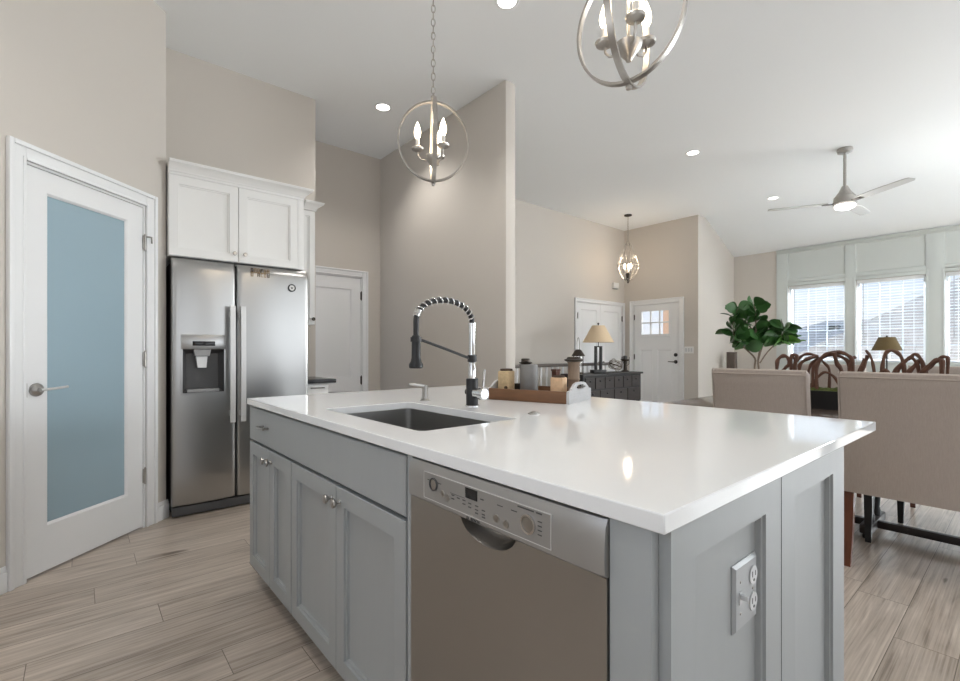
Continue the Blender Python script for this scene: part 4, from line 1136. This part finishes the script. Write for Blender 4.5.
LOOPS = [[(1.235, .88), (1.227, 1.021), (1.221, 1.087), (1.189, 1.117), (1.157, 1.103), (1.138, 1.045), (1.13, .89)],
 [(1.19, .89), (1.182, 1.015), (1.144, 1.06), (1.132, 1.117), (1.107, 1.125), (1.101, 1.096), (1.113, 1.032), (1.10, .89)],
 [(1.08, .89), (1.082, 1.011), (1.076, 1.061), (1.034, 1.097), (0.969, 1.119)],
 [(1.125, 1.06), (1.088, 1.111), (1.046, 1.132), (1.004, 1.125), (0.981, 1.105), (1.016, 1.062), (1.034, 0.992), (1.04, .89)],
 [(0.975, 0.89), (0.975, 1.035), (0.958, 1.091), (0.918, 1.133), (0.862, 1.146), (0.808, 1.126), (0.781, 1.074), (0.787, .89)],
 [(0.873, 1.145), (0.862, 1.072), (0.84, 1.019), (.83, .89)],
 [(0.912, 0.89), (0.912, 1.023), (0.941, 1.071), (0.969, 1.100)],
 [(1.03, .885), (0.975, 0.966), (0.929, 1.009), (0.873, 0.971), (.84, .89)],
 [(0.714, 1.158), (0.688, 1.114), (0.673, 1.056), (0.655, .89)],
 [(.76, .89), (0.745, 0.996), (0.724, 1.062), (0.703, 1.125)],
 [(.635, .89), (0.633, 0.968), (0.628, 1.083), (0.609, 1.147), (0.575, 1.153), (0.542, 1.116), (0.528, 1.035), (0.528, .89)],
 [(.585, .89), (0.561, 1.009), (0.537, 1.072), (0.5, 1.11), (0.482, 1.134), (0.459, 1.116), (0.442, 1.062), (0.433, .89)],
 [(.55, .89), (0.519, 0.998), (0.482, 1.061), (0.455, 1.092), (0.437, 1.026), (.43, .89)],
 [(.45, .89), (0.437, 1.013), (0.406, 1.063), (0.367, 1.111), (0.342, 1.117), (0.334, 1.088), (0.342, .89)],
 [(.69, .89), (.66, .98), (.615, 1.03), (.58, .95), (.57, .89)], [(.82, .89), (.80, 1.02), (.79, 1.09), (.77, 1.115)]]
def smooth_path(pts, n=5):
    P = [Vector(p) for p in pts]; out = []
    for i in range(len(P) - 1):
        p0, p1, p2, p3 = P[max(i - 1, 0)], P[i], P[i + 1], P[min(i + 2, len(P) - 1)]
        for k in range(n):
            t = k / n
            out.append(.5 * ((2 * p1) + (p2 - p0) * t + (2 * p0 - 5 * p1 + 4 * p2 - p3) * t * t + (3 * p1 - p0 - 3 * p2 + p3) * t ** 3))
    out.append(P[-1]); return out
LOOPS += [[(y + .022, z - .02) for y, z in LOOPS[k]] for k in (1, 4, 9, 11, 13)]
rr = random.Random(11)
for l in LOOPS:
    x = 3.9 + rr.uniform(-.025, .025); q = rr.uniform(-.05, .05); n = len(l)
    pts = smooth_path([(x + q * (k / (n - 1) - .5), y, z) for k, (y, z) in enumerate(l)])
    r0 = rr.uniform(.008, .0135)
    MB().tube(pts, r0, 8, radii=[r0 * (1 + .18 * math.sin(k * .9 + q * 40)) for k in range(len(pts))]).build('vine', 'vine', pl)

# fiddle leaf fig
PX, PY = 7.53, 2.62
fg = thing('potted_fig', 'fiddle leaf fig tree with big round leaves by the side wall', 'plant', (PX, PY, 0))
G = Matrix.Translation((PX, PY, 0))
MB(G).lathe([(0, 0), (.15, 0), (.17, .02), (.20, .30), (.21, .36), (.195, .37), (.185, .34), (0, .34)], 28).build('pot', 'pot', fg)
MB(G).lathe([(0, .342), (.183, .342), (.10, .355), (0, .36)], 20).build('soil', 'soil', fg)
cam_r = Vector((.762, -.647, 0)); cam_f = Vector((.647, .762, 0))
def PP(r, f_, z): return cam_r * r + cam_f * f_ + Vector((0, 0, z))
BR = [
 [(.03, 0, .34), (.025, .0, .80), (.02, .02, 1.02), (.03, .0, 1.20), (.0, .03, 1.42), (-.03, .0, 1.68), (-.05, 0, 1.84)],
 [(-.02, .02, .34), (-.03, .02, .90), (-.04, .0, 1.05), (-.16, .05, 1.20), (-.30, .02, 1.32), (-.36, .0, 1.44)],
 [(.03, 0, .98), (.12, -.04, 1.14), (.22, -.05, 1.24), (.36, -.04, 1.28), (.50, -.02, 1.26)],
 [(.02, .01, 1.04), (.10, .05, 1.22), (.18, .08, 1.36), (.22, .05, 1.52)],
 [(-.30, .02, 1.32), (-.33, .05, 1.5), (-.32, .03, 1.66), (-.28, .0, 1.78)],
 [(-.0, .03, 1.42), (-.12, .06, 1.56), (-.18, .05, 1.70)],
 [(.22, -.05, 1.24), (.30, -.1, 1.40), (.34, -.08, 1.50)]]
tk = MB(G)
for l in BR:
    pts = smooth_path([PP(*q) for q in l], 4); n = len(pts); r0 = .017 if l[0][2] < .5 else .010
    tk.tube(pts, r0, 8, radii=[r0 * (1 - .55 * k / (n - 1)) for k in range(n)])
tk.build('trunk', 'trunk', fg)
def leaf(mb, base, d, up, ln):
    d = d.normalized(); s = d.cross(up).normalized(); u = s.cross(d)
    N = 8; L = []
    for k in range(N + 1):
        t = k / N; w = ln * .42 * (math.sin(PI * min(1, t ** 1.25)) ** .7) * (.72 + .45 * t) if 0 < t < 1 else .004
        bend = -ln * .35 * t * t
        c = base + d * ln * t + u * bend
        fold = w * .16
        L.append([mb.v(c - s * w + u * fold), mb.v(c - s * w * .5 + u * fold * .3), mb.v(c), mb.v(c + s * w * .5 + u * fold * .3), mb.v(c + s * w + u * fold)])
    for p, q in zip(L, L[1:]):
        for k in range(4): mb.f([p[k], p[k + 1], q[k + 1], q[k]])
rr = random.Random(21)
lf = MB(G); lb = MB(G); cnt = 0
def spray(mb, l, n, t0, size, spread=1.0):
    pts = smooth_path([PP(*q) for q in l], 6)
    for k in range(n):
        t = t0 + (1 - t0) * (k + .5) / n; p = pts[min(len(pts) - 1, int(t * (len(pts) - 1)))]
        ang = k * 2.4 + rr.uniform(-.4, .4)
        d = Vector((math.cos(ang), math.sin(ang), rr.uniform(.1, 1.1))).normalized()
        nn = Vector((rr.uniform(-1, 1), rr.uniform(-1, 1), rr.uniform(-.1, .7)))
        leaf(mb, p, d, nn, size * rr.uniform(.8, 1.2))
spray(lf, BR[0], 22, .55, .20)
spray(lf, BR[1], 20, .58, .20)
spray(lf, BR[3], 15, .40, .20)
spray(lf, BR[4], 12, .20, .19)
spray(lf, BR[5], 10, .35, .19)
spray(lf, BR[6], 12, .30, .20)
spray(lb, BR[2], 12, .72, .21)
spray(lf, BR[2], 9, .45, .19)
lf.build('foliage', 'leafdark', fg, recalc=False, smooth=60)
lb.build('bright_foliage', 'leafbright', fg, recalc=False, smooth=60)

# narrow column by the corner
sp = thing('floor_speaker', 'narrow taupe column box in the corner behind the potted fig', 'speaker', (9.0, 3.52, 0))
MB().box(8.92, 9.05, 3.48, 3.62, .02, 1.14, .006).build('case', 'taupe', sp)
MB().box(8.89, 9.09, 3.42, 3.64, 0, .0195, .003).build('plinth', 'black', sp)

# floor lamp by the window
lx, ly = 9.08, 1.42
fl = thing('floor_lamp', 'slim black lamp with an olive brown shade before the middle window', 'lamp', (lx, ly, 0))
G = Matrix.Translation((lx, ly, 0))
MB(G).lathe([(0, 0), (.14, 0), (.14, .012), (.03, .025), (0, .025)], 24).build('base', 'black', fl)
MB(G).cyl((0, 0, .02), (0, 0, 1.33), .010, 10).build('pole', 'black', fl)
MB(G).lathe([(.180, 1.165), (.098, 1.36), (.095, 1.36), (.177, 1.165)], 28, cap=False).build('lamp_shade', 'shadeolive', fl)
b = MB(G); b.tube([(.096, 0, 1.357), (0, 0, 1.361), (-.096, 0, 1.357)], .003, 6); b.tube([(0, .096, 1.357), (0, 0, 1.361), (0, -.096, 1.357)], .003, 6); b.sphere((0, 0, 1.372), .014, seg=10, ring=8); b.build('finial', 'black', fl)

# ------------------------------------------------------------------ entry furniture
bx0, bx1, by0, by1 = 5.46, 6.98, 4.17, 4.55
bf = thing('buffet', 'dark distressed console with two rows of drawers by the entry', 'console table', ((bx0 + bx1) / 2, (by0 + by1) / 2, 0))
MB().box(bx0 - .03, bx1 + .03, by0 - .03, by1 + .01, .790, .820, .006).build('top', 'buffet', bf)
BFm = frame((0, by0, 0), (1, 0, 0))
b = MB(); b.box(bx0, bx1, by0, by1, .36, .7895); b.build('carcass', 'buffet', bf)
n = 6; w = (bx1 - bx0 - .08) / n
for k in range(n):
    a = bx0 + .04 + w * k; d = flat_front('drawer', BFm, a + .008, a + w - .008, .60, .765, .0005, .014, 'drawer', bf)
    h = MB(BFm); h.sphere((a + w / 2, .715, .018), .024, (1, .55, .5), 12, 8); h.build('cup_pull', 'black', d)
w = (bx1 - bx0 - .08) / 4
for k in range(4):
    a = bx0 + .04 + w * k; d = flat_front('drawer', BFm, a + .008, a + w - .008, .385, .575, .0005, .014, 'drawer', bf)
    h = MB(BFm); h.sphere((a + w / 2, .525, .018), .024, (1, .55, .5), 12, 8); h.build('cup_pull', 'black', d)
for x in (bx0 + .03, bx1 - .03):
    for y in (by0 + .03, by1 - .03):
        MB().lathe([(0, 0), (.02, 0), (.028, .03), (.018, .08), (.03, .2), (.034, .30), (.03, .3595), (0, .3595)], 14, (x, y, 0)).build('leg', 'buffet', bf)
BT = .8202
tl = thing('table_lamp', 'twin post black table lamp with a cream tapered shade on the console', 'lamp', (6.05, 4.33, BT))
G = Matrix.Translation((6.05, 4.33, 0)) @ Matrix.Rotation(-.45, 4, 'Z')
MB(G).box(-.11, .11, -.06, .06, BT, BT + .05, .005).build('base', 'black', tl)
for x in (-.042, .042): MB(G).box(x - .018, x + .018, -.018, .018, BT + .05, 1.215, .002).build('post', 'black', tl)
MB(G).box(-.06, .06, -.02, .02, 1.2152, 1.232, .002).build('cap', 'black', tl)
MB(G).cyl((0, 0, 1.232), (0, 0, 1.565), .006, 10).build('stem', 'black', tl)
MB(G).lathe([(.235, 1.29), (.095, 1.545), (.092, 1.545), (.232, 1.29)], 28, cap=False).build('lamp_shade', 'shadecream', tl)
b = MB(G); b.tube([(.093, 0, 1.540), (0, 0, 1.545), (-.093, 0, 1.540)], .003, 6); b.tube([(0, .093, 1.540), (0, 0, 1.545), (0, -.093, 1.540)], .003, 6); b.sphere((0, 0, 1.575), .016, seg=10, ring=8); b.build('finial', 'bronze', tl)
ln = thing('lantern', 'small glass lantern with a tall wire hoop beside the table lamp', 'lantern', (5.60, 4.36, BT))
G = Matrix.Translation((5.60, 4.36, 0))
MB(G).lathe([(0, BT), (.08, BT), (.08, BT + .02), (.07, BT + .025), (0, BT + .025)], 20).build('base', 'bronze', ln)
MB(G).lathe([(.066, BT + .026), (.07, BT + .15), (.066, BT + .26), (.063, BT + .26), (.067, BT + .15), (.063, BT + .026)], 20, cap=False).build('glass', 'glass', ln)
MB(G).lathe([(0, BT + .262), (.10, BT + .262), (.085, BT + .29), (.05, BT + .345), (.03, BT + .36), (0, BT + .36)], 20).build('roof', 'bronze', ln)
MB(G).tube([(-.028, 0, BT + .345), (-.03, 0, BT + .46), (-.018, 0, BT + .52), (0, 0, BT + .535), (.018, 0, BT + .52), (.03, 0, BT + .46), (.028, 0, BT + .345)], .006, 8).build('hoop_handle', 'nickel', ln)
for k in range(4):
    a = k * PI / 2 + .4; MB(G).cyl((.072 * math.cos(a), .072 * math.sin(a), BT + .02), (.072 * math.cos(a), .072 * math.sin(a), BT + .265), .005, 6).build('bar', 'bronze', ln)
ob = thing('twig_orb', 'round tangle of silvery twigs on the console right of the lamp', 'ornament', (6.52, 4.34, BT))
G = Matrix.Translation((6.52, 4.34, BT + .115)); rr = random.Random(4)
for k in range(9):
    m = Matrix.Rotation(rr.uniform(0, PI), 4, 'Z') @ Matrix.Rotation(rr.uniform(0, PI), 4, 'X')
    b = MB(G); b.torus(.107, .006, m, 24, 6); b.build('twig', 'pendantmetal' if k % 3 else 'bark', ob)
MB(Matrix.Translation((6.52, 4.34, BT))).lathe([(0, 0), (.05, 0), (.05, .006), (.02, .010), (0, .010)], 16).build('stand', 'bronze', ob)
fig = thing('candlestick', 'dark candlestick with a wide cup at the right end of the console', 'candlestick', (6.83, 4.36, BT))
G = Matrix.Translation((6.83, 4.36, 0))
MB(G).lathe([(0, BT), (.065, BT), (.065, BT + .012), (.03, BT + .03), (.026, BT + .12), (.035, BT + .15), (.03, BT + .17), (0, BT + .17)], 18).build('stem', 'bronze', fig)
MB(G).lathe([(0, BT + .1705), (.05, BT + .1705), (.075, BT + .20), (.07, BT + .205), (.045, BT + .19), (0, BT + .188)], 18).build('cup', 'bronze', fig)
MB(G).lathe([(0, BT + .19), (.034, BT + .19), (.034, BT + .25), (.02, BT + .262), (0, BT + .256)], 16).build('candle', 'darkgrey', fig)
b = MB(G); b.tube([(.05, 0, BT + .10), (.11, 0, BT + .12), (.12, 0, BT + .19), (.12, 0, BT + .24)], .006, 6); b.build('side_arm', 'bronze', fig)

# stair railing behind the console
rl = thing('stair_railing', 'stair railing with dark handrail and white balusters along the far passage', 'railing', (5.2, 4.75, 0))
MB().box(3.62, 7.0, 4.72, 4.78, .915, .965, .012).build('handrail', 'railwood', rl)
MB().box(3.62, 7.0, 4.715, 4.785, .0, .07, .004).build('base_rail', 'railwood', rl)
k = 0; x = 3.72
while x < 6.95:
    MB().lathe([(0, .0705), (.020, .0705), (.020, .2), (.014, .22), (.019, .40), (.012, .75), (.018, .78), (.018, .9145), (0, .9145)], 10, (x, 4.75, 0)).build('baluster', 'trim', rl); x += .125
for x in (3.56, 5.43):
    b = MB(); b.box(x - .045, x + .045, 4.69 if x < 4 else 4.60, 4.81 if x < 4 else 4.69, 0, 1.0 if x < 4 else .86, .006); b.box(x - .055, x + .055, 4.68 if x < 4 else 4.595, 4.82 if x < 4 else 4.695, 1.0005 if x < 4 else .8605, 1.03 if x < 4 else .885, .006)
    b.build('newel_post', 'railwood' if x < 4 else 'mahogany', rl)

# small wall fittings
cf = thing('door_chime', 'small white chime box high on the wall in the foyer corner', 'chime', (7.766, 5.19, 2.36))
c0 = frame((7.766, 5.19, 2.38), (1, 0, 0))
MB(c0).box(-.085, .085, -.03, .075, .0005, .045, .006).build('cover', 'platewhite', cf)
MB(c0).box(-.075, .075, -.048, -.0305, .0005, .035, .003).build('grille', 'midgrey', cf)
s0 = frame((8.10, 3.91, 1.176), (0, -1, 0))
sw = thing('switch_plate', 'white triple switch plate right of the front door', 'switch', (8.10, 3.91, 1.176))
MB(s0).ring(-.083, .083, -.06, .06, [(0, .0003), (0, .004), (.005, .007)], back=True).build('cover_plate', 'platewhite', sw, smooth=20)
for x in (-.047, 0, .047): MB(s0).box(x - .015, x + .015, -.032, .032, .0072, .011, .002).build('rocker', 'porcelain', sw)
s1 = frame((8.95, 3.75, 1.2), (1, 0, 0))

# ------------------------------------------------------------------ outside
struct(MB().box(9.80, 60, -30, 30, -1.3, -1.0).build('ground', 'lawn'), 'lawn and street ground outside the windows', 'ground')
def hip_house(label, x0, x1, y0, y1, e, run, pitch, roofm, ground=-1.0, vents=()):
    t = thing('neighbour_house', label, 'house', ((x0 + x1) / 2, (y0 + y1) / 2, ground), 0)
    MB().box(x0 + .4, x1 - .4, y0 + .4, y1 - .4, ground, e - .02).build('wall', 'siding', t)
    b = MB(); h = e + run * pitch
    o = [(x0, y0), (x1, y0), (x1, y1), (x0, y1)]; i = [(x0 + run, y0 + run), (x1 - run, y0 + run), (x1 - run, y1 - run), (x0 + run, y1 - run)]
    lo = [b.v((x, y, e - .15)) for x, y in o]; o_ = [b.v((x, y, e)) for x, y in o]; i_ = [b.v((x, y, h)) for x, y in i]
    for k in range(4):
        b.f([lo[k], lo[(k + 1) % 4], o_[(k + 1) % 4], o_[k]]); b.f([o_[k], o_[(k + 1) % 4], i_[(k + 1) % 4], i_[k]])
    b.f(i_); b.f(lo[::-1])
    ro = b.build('roof', roofm, t, smooth=5)
    for (dx, y, wdt) in vents:
        z = e + dx * pitch
        MB().box(x0 + dx - .2, x0 + dx + .2, y - wdt / 2, y + wdt / 2, z - .1, z + .13, .03).build('roof_vent', 'darkgrey', ro)
    for y in (y0 + 2.0, (y0 + y1) / 2, y1 - 1.6):
        w = MB(); w.box(x0 + .36, x0 + .399, y - .5, y + .5, ground + 1.0, ground + 1.0 + min(1.2, e - ground - 1.4)); w.build('window', 'screen', t)
    return t
hip_house('large neighbouring house whose grey hip roof fills the middle window', 12.83, 19.4, -9.0, 3.79, 1.0, 3.25, .70, 'roofgrey', vents=((.55, .62, .35), (.75, .25, .35), (.6, -.2, .35)))
hip_house('farther neighbouring house with a pale low roof in the window by the fig', 19.8, 31.0, -4.0, 10.8, .6, 4.9, .38, 'rooflight', vents=((4.2, 4.9, .35), (3.9, 5.35, .35)))
pc = thing('porch_column', 'orange brick porch column outside the front door panes', 'column', (10.2, 5.0, -1.0))
MB().box(10.0, 10.45, 4.60, 5.42, -1.0, 3.2).build('shaft', 'brick', pc)
MB().box(9.95, 10.5, 4.55, 5.47, 3.2005, 3.3, .01).build('cap', 'trim', pc)
